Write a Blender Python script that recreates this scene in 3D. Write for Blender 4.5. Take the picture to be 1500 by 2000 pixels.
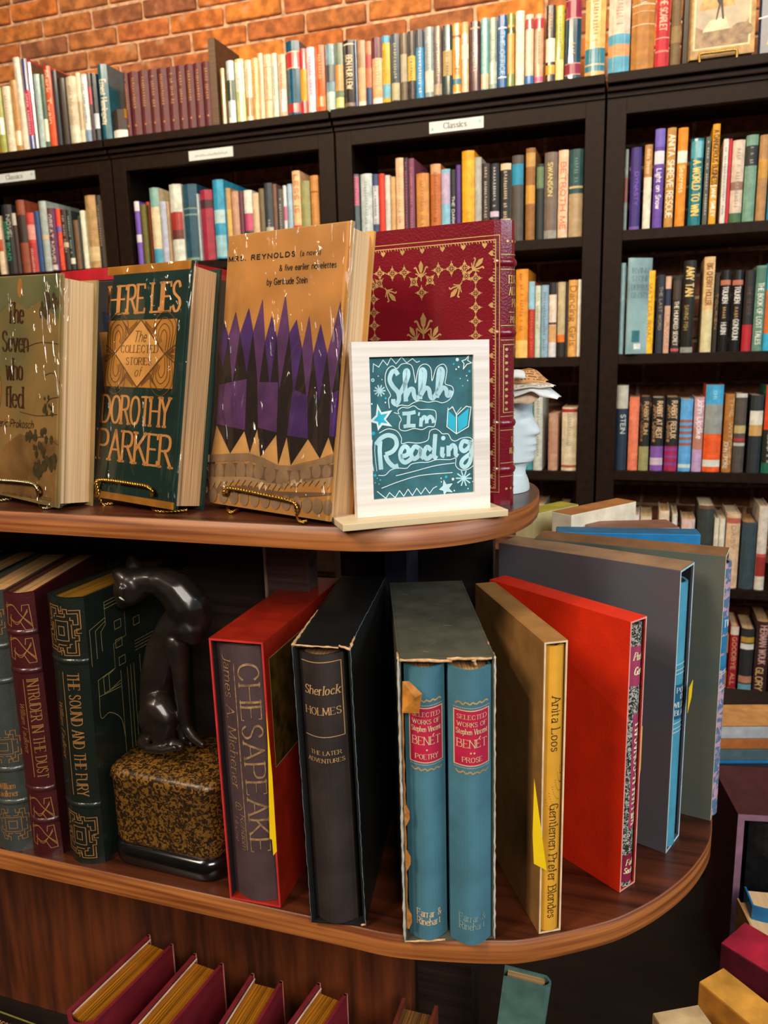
import bpy, bmesh, math, random
from math import sin, cos, pi, radians
from mathutils import Vector, Matrix
random.seed(7)
for _o in list(bpy.data.objects): bpy.data.objects.remove(_o)
SC = bpy.context.scene
COL = SC.collection

# ------------------------------------------------------------------ camera
FPX = 1513.638
YAW, PITCH, ROLL = 0.320776944, 0.201057135, -0.025435633
_f = Vector((-sin(YAW)*cos(PITCH), cos(YAW)*cos(PITCH), -sin(PITCH)))
_r = Vector((cos(YAW), sin(YAW), 0)); _u = _r.cross(_f)
CR = cos(ROLL)*_r + sin(ROLL)*_u
CU = -sin(ROLL)*_r + cos(ROLL)*_u
CF = _f
cam_data = bpy.data.cameras.new('camera'); cam = bpy.data.objects.new('camera', cam_data); COL.objects.link(cam)
cam.matrix_world = Matrix(((CR.x, CU.x, -CF.x, 0), (CR.y, CU.y, -CF.y, 0), (CR.z, CU.z, -CF.z, 0), (0, 0, 0, 1)))
cam_data.sensor_fit = 'HORIZONTAL'; cam_data.sensor_width = 36; cam_data.lens = FPX/1500*36
cam_data.clip_start = .02
cam_data.dof.use_dof = True; cam_data.dof.focus_distance = .66; cam_data.dof.aperture_fstop = 17
SC.camera = cam

# ------------------------------------------------------------------ world, lights, exposure
SC.view_settings.view_transform = 'Standard'; SC.view_settings.look = 'None'
SC.view_settings.gamma = 1; SC.view_settings.use_curve_mapping = False
SC.view_settings.exposure = 0.0
W = bpy.data.worlds.new('world'); SC.world = W; W.use_nodes = True
W.node_tree.nodes['Background'].inputs[0].default_value = (1.0, .78, .6, 1)
W.node_tree.nodes['Background'].inputs[1].default_value = .045

def area(name, loc, target, size, power, col, sy=None, spread=180):
    l = bpy.data.lights.new(name, 'AREA'); l.energy = power; l.color = col; l.shape = 'RECTANGLE'
    l.size = size; l.size_y = sy or size; l.spread = radians(spread)
    o = bpy.data.objects.new(name, l); COL.objects.link(o); o.location = loc
    d = Vector(target)-Vector(loc); o.rotation_euler = d.to_track_quat('-Z', 'Y').to_euler()
    return o
def spot(name, loc, target, power, col, r=.04, ang=70):
    l = bpy.data.lights.new(name, 'SPOT'); l.energy = power; l.color = col; l.shadow_soft_size = r
    l.spot_size = radians(ang); l.spot_blend = .6
    o = bpy.data.objects.new(name, l); COL.objects.link(o); o.location = loc
    d = Vector(target)-Vector(loc); o.rotation_euler = d.to_track_quat('-Z', 'Y').to_euler()
    return o
WARM = (1.0, .74, .48); COOL = (.62, .84, 1.0); NEUT = (1.0, .93, .84)
area('shop_window_front', (1.15, -1.7, 1.25), (-.1, .6, -.2), 1.0, 62, (1.0, .93, .84), .9)
area('shop_window_side', (2.3, .15, .9), (-.1, .8, -.2), 1.3, 34, (.66, .86, 1.0), 1.0)
area('ceiling_light_front', (-1.3, -1.2, 1.6), (-.4, .6, -.1), .7, 44, (1.0, .84, .64), .6)
area('ceiling_light_wall', (-.6, .9, 1.55), (-.7, 2.3, .55), 2.6, 36, (1.0, .80, .58), .5)
spot('track_spot_left', (-1.6, .1, 1.5), (-1.3, 2.4, .85), 60, WARM)
spot('track_spot_right', (.1, .2, 1.5), (-.4, 2.4, .85), 50, WARM)
spot('track_spot_display', (-.9, -.5, 1.45), (-.35, .55, 0), 26, NEUT, .03)

# ------------------------------------------------------------------ helpers: pixels of the 1500x2000 photograph -> space
def ray(x, y): return CF + (x-750)/FPX*CR - (y-1000)/FPX*CU
def onY(x, y, Y): r = ray(x, y); return r*(Y/r.y)
def onZ(x, y, Z): r = ray(x, y); return r*(Z/r.z)

def lin(h):
    if not isinstance(h, str): return (*h[:3], 1)
    h = h.lstrip('#')
    if len(h) == 3: h = ''.join(c*2 for c in h)
    o = []
    for i in (0, 2, 4):
        c = int(h[i:i+2], 16)/255
        o.append(c/12.92 if c <= .04045 else ((c+.055)/1.055)**2.4)
    return (*o, 1)

MATS = {}
def mat(col, kind='plain', rough=.55, var=.12, metal=0, scale=None, bump=None, coat=0, col2=None, emit=0):
    key = (col, kind, rough, var, metal, scale, bump, coat, col2)
    if key in MATS: return MATS[key]
    m = bpy.data.materials.new(kind+'_'+str(col).strip('#')); m.use_nodes = True
    nt = m.node_tree; N = nt.nodes; Lk = nt.links; p = N['Principled BSDF']
    c = lin(col); c2 = lin(col2) if col2 else None
    p.inputs['Roughness'].default_value = rough; p.inputs['Metallic'].default_value = metal
    if coat: p.inputs['Coat Weight'].default_value = coat; p.inputs['Coat Roughness'].default_value = .12
    tc = N.new('ShaderNodeTexCoord'); mp = N.new('ShaderNodeMapping'); Lk.new(tc.outputs['Object'], mp.inputs[0])
    nz = N.new('ShaderNodeTexNoise'); Lk.new(mp.outputs[0], nz.inputs['Vector']); nz.inputs['Detail'].default_value = 6
    vs = {'plain': 60, 'cloth': 45, 'leather': 40, 'paper': 50, 'pages': 1, 'wood': 1, 'vwood': 1, 'uvwood': 1, 'brick': 28, 'stone': 150, 'mortar': 40, 'metal': 40, 'film': 40}[kind]
    nz.inputs['Scale'].default_value = scale or vs
    if kind == 'pages': mp.inputs['Scale'].default_value = (1400, 10, 10); nz.inputs['Detail'].default_value = 2
    if kind == 'wood': mp.inputs['Scale'].default_value = (3, 55, 150); nz.inputs['Detail'].default_value = 8; nz.inputs['Roughness'].default_value = .6
    if kind == 'vwood': mp.inputs['Scale'].default_value = (45, 45, 4); nz.inputs['Detail'].default_value = 8; nz.inputs['Roughness'].default_value = .6
    if kind == 'uvwood': mp.inputs['Scale'].default_value = (5, 170, 1); nz.inputs['Detail'].default_value = 7; Lk.new(tc.outputs['UV'], mp.inputs[0])
    rp = N.new('ShaderNodeValToRGB'); Lk.new(nz.outputs['Fac'], rp.inputs[0])
    e = rp.color_ramp.elements
    lo = [max(0, v*(1-2.2*var)) for v in c[:3]]+[1]; hi = [min(1, v*(1+2.2*var)) for v in c[:3]]+[1]
    if c2: lo = c2; hi = c
    e[0].position = .3; e[1].position = .7; e[0].color = lo; e[1].color = hi
    if 'wood' in kind: e[0].position = .36; e[1].position = .62
    if kind == 'stone':
        e[0].position = .47; e[1].position = .56; nz.inputs['Detail'].default_value = 5; nz.inputs['Distortion'].default_value = 1.2
    last = rp.outputs[0]
    if kind == 'brick':
        oi = N.new('ShaderNodeObjectInfo'); add = N.new('ShaderNodeVectorMath'); add.operation = 'ADD'
        Lk.new(tc.outputs['Object'], add.inputs[0]); cx = N.new('ShaderNodeCombineXYZ'); ml = N.new('ShaderNodeMath'); ml.operation = 'MULTIPLY'; ml.inputs[1].default_value = 37
        Lk.new(oi.outputs['Random'], ml.inputs[0]); Lk.new(ml.outputs[0], cx.inputs[0]); Lk.new(cx.outputs[0], add.inputs[1]); Lk.new(add.outputs[0], mp.inputs[0])
        r2 = N.new('ShaderNodeValToRGB'); Lk.new(oi.outputs['Random'], r2.inputs[0]); r2.color_ramp.interpolation = 'LINEAR'
        cols = ['#d07c34', '#b86c34', '#9c6442', '#dc8a36', '#8c5e46', '#c47034']
        el = r2.color_ramp.elements
        for i, cc in enumerate(cols):
            if i < 2: el[i].position = i/5; el[i].color = lin(cc)
            else: q = el.new(i/5); q.color = lin(cc)
        el[1].position = .2
        mx = N.new('ShaderNodeMix'); mx.data_type = 'RGBA'; mx.blend_type = 'MULTIPLY'; mx.inputs[0].default_value = 1
        e[0].position = .38; e[1].position = .68; e[0].color = (.58, .52, .48, 1); e[1].color = (1.3, 1.2, 1.1, 1)
        Lk.new(r2.outputs[0], mx.inputs[6]); Lk.new(last, mx.inputs[7]); last = mx.outputs[2]
        n2 = N.new('ShaderNodeTexNoise'); n2.inputs['Scale'].default_value = 14; Lk.new(mp.outputs[0], n2.inputs['Vector'])
        r3 = N.new('ShaderNodeValToRGB'); Lk.new(n2.outputs['Fac'], r3.inputs[0]); r3.color_ramp.elements[0].position = .62; r3.color_ramp.elements[1].position = .72
        m2 = N.new('ShaderNodeMix'); m2.data_type = 'RGBA'; Lk.new(r3.outputs[0], m2.inputs[0]); Lk.new(last, m2.inputs[6]); m2.inputs[7].default_value = lin('#b98f6c'); last = m2.outputs[2]
    Lk.new(last, p.inputs['Base Color'])
    b = bump if bump is not None else {'plain': .05, 'cloth': .35, 'leather': .35, 'paper': .05, 'pages': .5, 'wood': .12, 'vwood': .12, 'uvwood': .1, 'brick': .8, 'stone': .1, 'mortar': 1, 'metal': 0, 'film': 0}[kind]
    if b:
        bn = N.new('ShaderNodeBump'); bn.inputs['Strength'].default_value = b; bn.inputs['Distance'].default_value = .0004
        if kind in ('brick', 'mortar'): bn.inputs['Distance'].default_value = .006
        src = nz.outputs['Fac']
        if kind == 'cloth':
            n3 = N.new('ShaderNodeTexNoise'); n3.inputs['Scale'].default_value = 1400; n3.inputs['Detail'].default_value = 1; Lk.new(tc.outputs['Object'], n3.inputs['Vector']); src = n3.outputs['Fac']
        if kind == 'leather':
            n3 = N.new('ShaderNodeTexVoronoi'); n3.inputs['Scale'].default_value = 620; Lk.new(tc.outputs['Object'], n3.inputs['Vector']); src = n3.outputs['Distance']
        Lk.new(src, bn.inputs['Height']); Lk.new(bn.outputs[0], p.inputs['Normal'])
    MATS[key] = m
    return m

def film_mat():
    if 'film' in MATS: return MATS['film']
    m = bpy.data.materials.new('clear_film'); m.use_nodes = True; nt = m.node_tree; N = nt.nodes; Lk = nt.links
    N.remove(N['Principled BSDF']); out = N['Material Output']
    tr = N.new('ShaderNodeBsdfTransparent'); gl = N.new('ShaderNodeBsdfGlossy'); gl.inputs['Roughness'].default_value = .07; gl.inputs['Color'].default_value = (1, .95, .85, 1)
    fr = N.new('ShaderNodeFresnel'); fr.inputs[0].default_value = 1.5; mx = N.new('ShaderNodeMixShader')
    Lk.new(fr.outputs[0], mx.inputs[0]); Lk.new(tr.outputs[0], mx.inputs[1]); Lk.new(gl.outputs[0], mx.inputs[2]); Lk.new(mx.outputs[0], out.inputs[0])
    tc = N.new('ShaderNodeTexCoord'); nz = N.new('ShaderNodeTexNoise'); nz.inputs['Scale'].default_value = 22; nz.inputs['Detail'].default_value = 2.5; nz.inputs['Distortion'].default_value = .8
    mp = N.new('ShaderNodeMapping'); mp.inputs['Scale'].default_value = (1, 1.3, .38)
    Lk.new(tc.outputs['Object'], mp.inputs[0]); Lk.new(mp.outputs[0], nz.inputs['Vector'])
    rp = N.new('ShaderNodeValToRGB'); e = rp.color_ramp.elements; e[0].position = .47; e[0].color = (0, 0, 0, 1); e[1].position = .5; e[1].color = (1, 1, 1, 1); q = e.new(.53); q.color = (0, 0, 0, 1)
    Lk.new(nz.outputs['Fac'], rp.inputs[0]); ad = N.new('ShaderNodeMath'); ad.operation = 'MULTIPLY_ADD'; ad.inputs[1].default_value = .9; Lk.new(nz.outputs['Fac'], ad.inputs[0]); Lk.new(rp.outputs[0], ad.inputs[2])
    bn = N.new('ShaderNodeBump'); bn.inputs['Strength'].default_value = 1; bn.inputs['Distance'].default_value = .003
    Lk.new(ad.outputs[0], bn.inputs['Height']); Lk.new(bn.outputs[0], gl.inputs['Normal'])
    MATS['film'] = m; return m

def empty(name, M, label=None, cat=None, group=None):
    o = bpy.data.objects.new(name, None); COL.objects.link(o); o.matrix_world = M; o.empty_display_size = .02
    if label: o['label'] = label
    if cat: o['category'] = cat
    if group: o['group'] = group
    return o
def mobj(name, verts, faces, m, parent=None, smooth=False, label=None):
    me = bpy.data.meshes.new(name); me.from_pydata([tuple(v) for v in verts], [], faces); me.validate(); me.update()
    if m is not None: me.materials.append(m)
    if smooth: me.polygons.foreach_set('use_smooth', [True]*len(me.polygons))
    o = bpy.data.objects.new(name, me); COL.objects.link(o)
    if parent: o.parent = parent
    if label: o['label'] = label
    return o
def dup(o, name, parent, loc):
    c = bpy.data.objects.new(name, o.data); COL.objects.link(c); c.parent = parent; c.location = loc; return c
class MB:
    def __init__(s): s.v = []; s.f = []
    def box(s, x0, y0, z0, x1, y1, z1, b=0):
        n = len(s.v)
        if b <= 0:
            s.v += [(x, y, z) for z in (z0, z1) for (x, y) in ((x0, y0), (x1, y0), (x1, y1), (x0, y1))]
            s.f += [tuple(n+i for i in q) for q in ((3, 2, 1, 0), (4, 5, 6, 7), (0, 1, 5, 4), (1, 2, 6, 5), (2, 3, 7, 6), (3, 0, 4, 7))]
        else:
            t = bmesh.new(); bmesh.ops.create_cube(t, size=1)
            for q in t.verts: q.co = Vector(((x0+x1)/2+q.co.x*(x1-x0), (y0+y1)/2+q.co.y*(y1-y0), (z0+z1)/2+q.co.z*(z1-z0)))
            bmesh.ops.bevel(t, geom=t.edges[:], offset=b, segments=2, affect='EDGES', profile=.6)
            t.verts.ensure_lookup_table()
            s.v += [tuple(q.co) for q in t.verts]; s.f += [tuple(n+q.index for q in f.verts) for f in t.faces]; t.free()
        return s
    def prism(s, outline, z0, z1):
        n = len(s.v); k = len(outline)
        s.v += [(x, y, z0) for x, y in outline]+[(x, y, z1) for x, y in outline]
        s.f += [tuple(range(n+k-1, n-1, -1)), tuple(range(n+k, n+2*k))]
        s.f += [(n+i, n+(i+1) % k, n+k+(i+1) % k, n+k+i) for i in range(k)]
        return s
    def loft(s, rings, cap=True, closed=True):
        n = len(s.v); k = len(rings[0])
        for r in rings: s.v += [tuple(p) for p in r]
        for j in range(len(rings)-1):
            for i in range(k if closed else k-1):
                a = n+j*k+i; b = n+j*k+(i+1) % k; s.f.append((a, b, b+k, a+k))
        if cap: s.f += [tuple(range(n+k-1, n-1, -1)), tuple(range(n+(len(rings)-1)*k, n+len(rings)*k))]
        return s
    def tube(s, pts, r, n=8):
        rings = []; up = Vector((0, 0, 1)); prev = None
        P = [Vector(p) for p in pts]
        for i, p in enumerate(P):
            t = (P[min(i+1, len(P)-1)]-P[max(i-1, 0)]).normalized()
            if prev is None:
                a = t.cross(up) if abs(t.z) < .9 else t.cross(Vector((1, 0, 0)))
            else: a = prev-t*prev.dot(t)
            a.normalize(); prev = a; b = t.cross(a)
            rr = r[i] if isinstance(r, (list, tuple)) else r
            rings.append([p+(a*cos(2*pi*k/n)+b*sin(2*pi*k/n))*rr for k in range(n)])
        return s.loft(rings)
    def obj(s, name, m, parent=None, smooth=False, label=None): return mobj(name, s.v, s.f, m, parent, smooth, label)
def structure(o): o['kind'] = 'structure'; return o
def smooth_pts(P, n=5):
    P = [Vector((*p, 0)) if len(p) == 2 else Vector(p) for p in P]
    Q = [2*P[0]-P[1]]+P+[2*P[-1]-P[-2]]; out = []
    for i in range(1, len(Q)-2):
        a, b, c, d = Q[i-1:i+3]
        for k in range(n):
            t = k/n; out.append(.5*((2*b)+(c-a)*t+(2*a-5*b+4*c-d)*t*t+(3*b-a-3*c+d)*t**3))
    out.append(P[-1]); return out
def placeM(x, y, z, yaw=0, roll=0, pit=0):
    return Matrix.Translation((x, y, z)) @ Matrix.Rotation(radians(yaw), 4, 'Z') @ Matrix.Rotation(radians(roll), 4, 'Y') @ Matrix.Rotation(radians(pit), 4, 'X')

# ------------------------------------------------------------------ lettering: a skeleton alphabet drawn with a broad nib
G = {}
for _l in '''A 7 L0,0 3.5,10 7,0;L1.3,3.6 5.7,3.6
B 6 L0,0 0,10;S0,10 3.2,10 4.9,8.9 4.9,6.6 3.4,5.4 0,5.4;S0,5.4 3.8,5.3 5.8,4.2 5.8,1.4 4,.1 0,0
C 6.8 S6.5,7.8 5.2,9.6 3.4,10 1.2,8.6 .2,5 1.2,1.4 3.4,0 5.2,.4 6.6,2.4
D 7 L0,0 0,10;S0,10 3.6,9.9 6,8.2 6.9,5 6,1.8 3.6,.1 0,0
E 5.5 L0,0 0,10;L0,10 5,10;L0,5.2 4.2,5.2;L0,0 5.4,0
F 5.2 L0,0 0,10;L0,10 5,10;L0,5.2 4.2,5.2
G 7.2 S6.5,7.8 5.2,9.6 3.4,10 1.2,8.6 .2,5 1.2,1.4 3.4,0 5.4,.3 6.6,1.4;L6.6,0 6.6,4.4;L4.4,4.4 6.8,4.4
H 7 L0,0 0,10;L7,0 7,10;L0,5.2 7,5.2
I .6 L.3,0 .3,10
J 3 S3,10 3,3 2.6,.4 1,-1 -.2,-.6
K 6.6 L0,0 0,10;L6,10 .4,4.4;L2,6 6.6,0
L 5.3 L0,0 0,10;L0,0 5.3,0
M 8.6 L.3,0 .8,10;L.8,10 4.3,1 7.8,10;L7.8,10 8.3,0
N 7.2 L0,0 0,10;L0,10 7.2,0;L7.2,0 7.2,10
O 7.6 S3.8,10 1.4,8.8 .2,5 1.4,1.2 3.8,0 6.2,1.2 7.4,5 6.2,8.8 3.8,10
P 5.8 L0,0 0,10;S0,10 3.6,10 5.6,8.8 5.6,6 3.6,4.7 0,4.7
Q 7.6 S3.8,10 1.4,8.8 .2,5 1.4,1.2 3.8,0 6.2,1.2 7.4,5 6.2,8.8 3.8,10;L4.6,2 7.6,-1.4
R 6.4 L0,0 0,10;S0,10 3.6,10 5.4,8.9 5.4,6.4 3.6,5.1 0,5.1;L2.8,5.1 6.6,0
S 5.4 S5,8 4,9.8 2.2,10 .5,8.6 .7,6.5 2.6,5.2 4.7,4 5.3,2 4,.2 1.9,0 .3,2
T 6.6 L3.3,0 3.3,10;L0,10 6.6,10
U 6.8 S0,10 0,3.4 1,.7 3.4,0 5.8,.7 6.8,3.4 6.8,10
V 7 L0,10 3.5,0 7,10
W 9.6 L0,10 2.4,0 4.8,9 7.2,0 9.6,10
X 6.6 L0,10 6.6,0;L6.4,10 .2,0
Y 6.6 L0,10 3.3,5;L6.6,10 3.3,5;L3.3,5 3.3,0
Z 6 L.3,10 6,10 0,0 6,0
a 4.6 S.4,5.4 1.6,6.5 3.4,6.4 4.1,5 4.1,.6;L4.1,0 4.1,4;S4.1,3.9 1.6,3.6 .2,2.2 .8,.2 2.4,.1 4.1,1.6
b 4.8 L0,0 0,10;S0,5 1.6,6.5 3.6,6.1 4.7,3.3 3.6,.4 1.6,0 0,1.4
c 4.4 S4.1,5.2 2.8,6.5 1.2,5.9 .1,3.2 1.2,.5 2.8,0 4.3,1.2
d 4.8 L4.7,0 4.7,10;S4.7,5 3.1,6.5 1.1,6.1 0,3.3 1.1,.4 3.1,0 4.7,1.4
e 4.6 S.2,3.6 4.4,3.7 4,5.8 2.5,6.5 .9,5.7 .1,3.2 1,.6 2.7,0 4.4,1.3
f 3 S3.2,9.4 2,10 1.1,8.8 1.1,6 1.1,0;L0,6.3 2.8,6.3
g 4.8 S4,5 2.4,6.5 .6,5.6 .6,3.4 2.4,2.4 4,3.4 4,5;L4,6 5,6.4;S1.4,2.6 .4,1.4 2.4,.6 4.4,-.2 4.2,-2.4 2,-3.1 .1,-2 1,-.2 2.4,.5
h 4.8 L0,0 0,10;S0,4.6 1.6,6.4 3.6,6.2 4.5,4.6 4.5,0
i .6 L.3,0 .3,6.4;L.3,8.3 .3,9.1
j 1.6 S1.3,6.4 1.3,-1 .6,-2.8 -.8,-2.8;L1.3,8.3 1.3,9.1
k 4.6 L0,0 0,10;L4,6.4 .4,2.8;L1.5,3.8 4.6,0
l .6 L.3,0 .3,10
m 7.8 L0,0 0,6.4;S0,4.6 1.4,6.4 3,6.2 3.8,4.6 3.8,0;S3.8,4.6 5.2,6.4 6.8,6.2 7.6,4.6 7.6,0
n 4.8 L0,0 0,6.4;S0,4.6 1.6,6.4 3.6,6.2 4.5,4.6 4.5,0
o 4.8 S2.4,6.5 .7,5.6 .1,3.2 .7,.8 2.4,0 4.1,.8 4.7,3.2 4.1,5.6 2.4,6.5
p 4.8 L0,-3 0,6.4;S0,5 1.6,6.5 3.6,6.1 4.7,3.3 3.6,.4 1.6,0 0,1.4
q 4.8 L4.7,-3 4.7,6.4;S4.7,5 3.1,6.5 1.1,6.1 0,3.3 1.1,.4 3.1,0 4.7,1.4
r 3.2 L0,0 0,6.4;S0,4.4 1.2,6.2 3.2,6.3
s 3.8 S3.5,5.2 2.6,6.4 1.2,6.4 .3,5.2 .8,3.9 2.6,3 3.6,1.8 2.9,.3 1.4,0 .1,1.2
t 3 S1.1,8.4 1.1,6 1.1,1.4 1.8,.1 3,.5;L0,6.3 2.8,6.3
u 4.8 S0,6.4 0,2 .9,.2 2.9,.1 4.5,1.8;L4.5,0 4.5,6.4
v 4.6 L0,6.4 2.3,0 4.6,6.4
w 6.8 L0,6.4 1.7,0 3.4,6 5.1,0 6.8,6.4
x 4.4 L0,6.4 4.4,0;L4.3,6.4 0,0
y 4.6 L0,6.4 2.4,0;S4.6,6.4 2.4,0 1.2,-2.6 -.2,-2.9
z 4.2 L.2,6.4 4.2,6.4 0,0 4.3,0
. .8 L.3,0 .3,.7
, .8 L.4,.6 0,-1.4
' .8 L.4,10 .2,7.6
& 6.4 S6.4,4.4 4.6,1 2.4,0 .4,1.2 .6,3.4 3.6,6.2 3.8,8.8 2.2,9.8 .9,8.4 1.6,6 6.4,0
( 2 S2,10.8 .5,7.5 .2,4 .8,.5 2,-2
) 2 S0,10.8 1.5,7.5 1.8,4 1.2,.5 0,-2
* 3 L1.5,6 1.5,3;L.2,5.4 2.8,3.6;L.2,3.6 2.8,5.4
- 3 L0,3.6 3,3.6
1 2 L1.2,0 1.2,10;L1.2,10 0,8.6
4 5 L4,0 4,10;L4,10 0,3 5.2,3'''.split('\n'):
    _a = _l.split(' ', 2); G[_a[0]] = (float(_a[1]), [(s[0], [tuple(float(c) for c in q.split(',')) for q in s[1:].split()]) for s in _a[2].split(';')])

class Dec:
    """flat print and tooling laid on a surface; surf(u, v, e) -> local point"""
    def __init__(s, surf, parent, inv=None): s.surf = surf; s.p = parent; s.b = {}; s.inv = inv; s.cv = getattr(surf, '__name__', '') == 'spine'; s.k = 0
    def at(s, px, py): return s.inv(px, py)
    def _add(s, m, name, pts, faces, layer):
        V, F = s.b.setdefault((m, name), ([], [])); n = len(V)
        s.q = getattr(s, 'q', 0)+1; e = .00012*(layer+1)+(s.q % 20)*4e-6; V += [s.surf(u, v, e) for u, v in pts]; F += [tuple(n+i for i in f) for f in faces]
    def rect(s, x0, y0, x1, y1, m, name='label_panel', layer=0, n=1):
        s.k += 1; name = name+'|'+str(s.k)
        pts = [(x0+(x1-x0)*i/n, y) for y in (y0, y1) for i in range(n+1)]
        s._add(m, name, pts, [(i, i+1, n+2+i, n+1+i) for i in range(n)], layer)
    def poly(s, pts, m, name='printed_shape', layer=0):
        a = sum(pts[i][0]*pts[(i+1) % len(pts)][1]-pts[(i+1) % len(pts)][0]*pts[i][1] for i in range(len(pts)))
        if a < 0: pts = pts[::-1]
        s._add(m, name, pts, [tuple(range(len(pts)))], layer)
    def disc(s, x, y, r, m, name='printed_shape', layer=0, n=12, ry=None):
        s.poly([(x+r*cos(2*pi*k/n), y+(ry or r)*sin(2*pi*k/n)) for k in range(n)], m, name, layer)
    def line(s, pts, w, m, name='ornament', layer=0, smooth=False, closed=False, nib=None):
        P = [Vector((p[0], p[1])) for p in pts]
        if closed: P.append(P[0])
        if smooth: P = [Vector((q.x, q.y)) for q in smooth_pts([tuple(p) for p in P], 5)]
        def wd(d):
            if nib is None: return w/2
            l = d.length or 1; return (nib+(w-nib)*abs(d.y)/l)/2
        sg = getattr(s, 'seg', .0016 if getattr(s, 'cv', False) else None)
        if smooth:
            L = []; R_ = []
            for i, p in enumerate(P):
                d = P[min(i+1, len(P)-1)]-P[max(i-1, 0)]
                if d.length < 1e-9: d = Vector((1, 0))
                nn = Vector((-d.y, d.x)).normalized()*wd(d); L.append(tuple(p+nn)); R_.append(tuple(p-nn))
            k = len(P); s._add(m, name, L+R_, [(k+i, k+i+1, i+1, i) for i in range(k-1)], layer)
        else:
            for a, b in zip(P, P[1:]):
                d = b-a
                if d.length < 1e-9: continue
                e = d.normalized()*min(wd(d)*.7, w*.5); nn = Vector((-d.y, d.x)).normalized()*wd(d)
                n = max(1, math.ceil(d.length/sg)) if sg else 1
                if n > 1:
                    a2, b2 = a-e, b+e; Q = [a2.lerp(b2, i/n) for i in range(n+1)]
                    s._add(m, name, [tuple(q-nn) for q in Q]+[tuple(q+nn) for q in Q], [(i, i+1, n+2+i, n+1+i) for i in range(n)], layer); continue
                s._add(m, name, [tuple(a-e-nn), tuple(b+e-nn), tuple(b+e+nn), tuple(a-e+nn)], [(0, 1, 2, 3)], layer)
    def text(s, t, x, y, h, m, w=1, rot=0, thick=.14, thin=.05, serif=True, track=2, layer=1, align='l', name='lettering', slant=0, fit=None):
        k = h/10; tot = sum((G[c][0] if c in G else 3)*w+track*w for c in t)-track*w
        if fit: w = w*fit/(tot*k); tot = fit/k
        if align == 'c': off = -tot/2
        elif align == 'r': off = -tot
        else: off = 0
        ca, sa = cos(radians(rot)), sin(radians(rot))
        def T(p): a = (p[0]+p[1]*slant)*k; b = p[1]*k; return (x+a*ca-b*sa, y+a*sa+b*ca)
        cx = off; old = s.line
        for c in t:
            if c not in G: cx += (3+track)*w; continue
            for kind, pts in G[c][1]:
                q = [(cx+a*w, b) for a, b in pts]
                # build in letter space, then transform
                tmp = Dec.__new__(Dec); tmp.b = {}; tmp.surf = lambda u, v, e: (u, v); tmp.seg = 1.6 if s.cv else None
                tmp.line(q, thick*10, m, smooth=(kind == 'S'), nib=(thin*10 if serif else thick*10))
                if serif and kind == 'L':
                    for e, o in ((q[0], q[1]), (q[-1], q[-2])):
                        dx, dy = o[0]-e[0], o[1]-e[1]
                        if abs(dy) > abs(dx)*.8 and abs(dy) > 2 and (abs(e[1]) < .1 or e[1] > 6):
                            sl = 1.3*min(1, max(w, .5)); tmp.line([(e[0]-sl, e[1]), (e[0]+sl, e[1])], thin*10, m)
                        elif abs(dy) < .2 and abs(dx) > 2.5 and (abs(e[1]) < .1 or e[1] > 9) and e[0] > cx+3*w:
                            tmp.line([(e[0], e[1]), (e[0]+.15, e[1]+(1.3 if e[1] < 1 else -1.3))], thin*14, m)
                for (mm, nn), (V, F) in tmp.b.items(): s._add(m, name, [T(v) for v in V], F, layer)
            cx += (G[c][0]+track)*w
        return tot*k
    def done(s):
        par = next((c for c in s.p.children if c.name.split('.')[0] == 'cover'), s.p)
        for (m, name), (V, F) in s.b.items(): mobj(name.split('|')[0], V, F, m, par)
        s.b = {}

def flat_surf(o, U, V):
    o, U, V = Vector(o), Vector(U), Vector(V); N = U.cross(V)
    return lambda u, v, e: o+U*u+V*v+N*e
def flat_inv(M, o, U, V):
    Mi = M; o, U, V = Vector(o), Vector(U), Vector(V)
    O = M @ o; R3 = M.to_3x3(); Uw = (R3 @ U).normalized(); Vw = (R3 @ V).normalized(); Nw = Uw.cross(Vw)
    def f(px, py):
        r = ray(px, py); p = r*(O.dot(Nw)/r.dot(Nw))-O; return (p.dot(Uw), p.dot(Vw))
    return f

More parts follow.
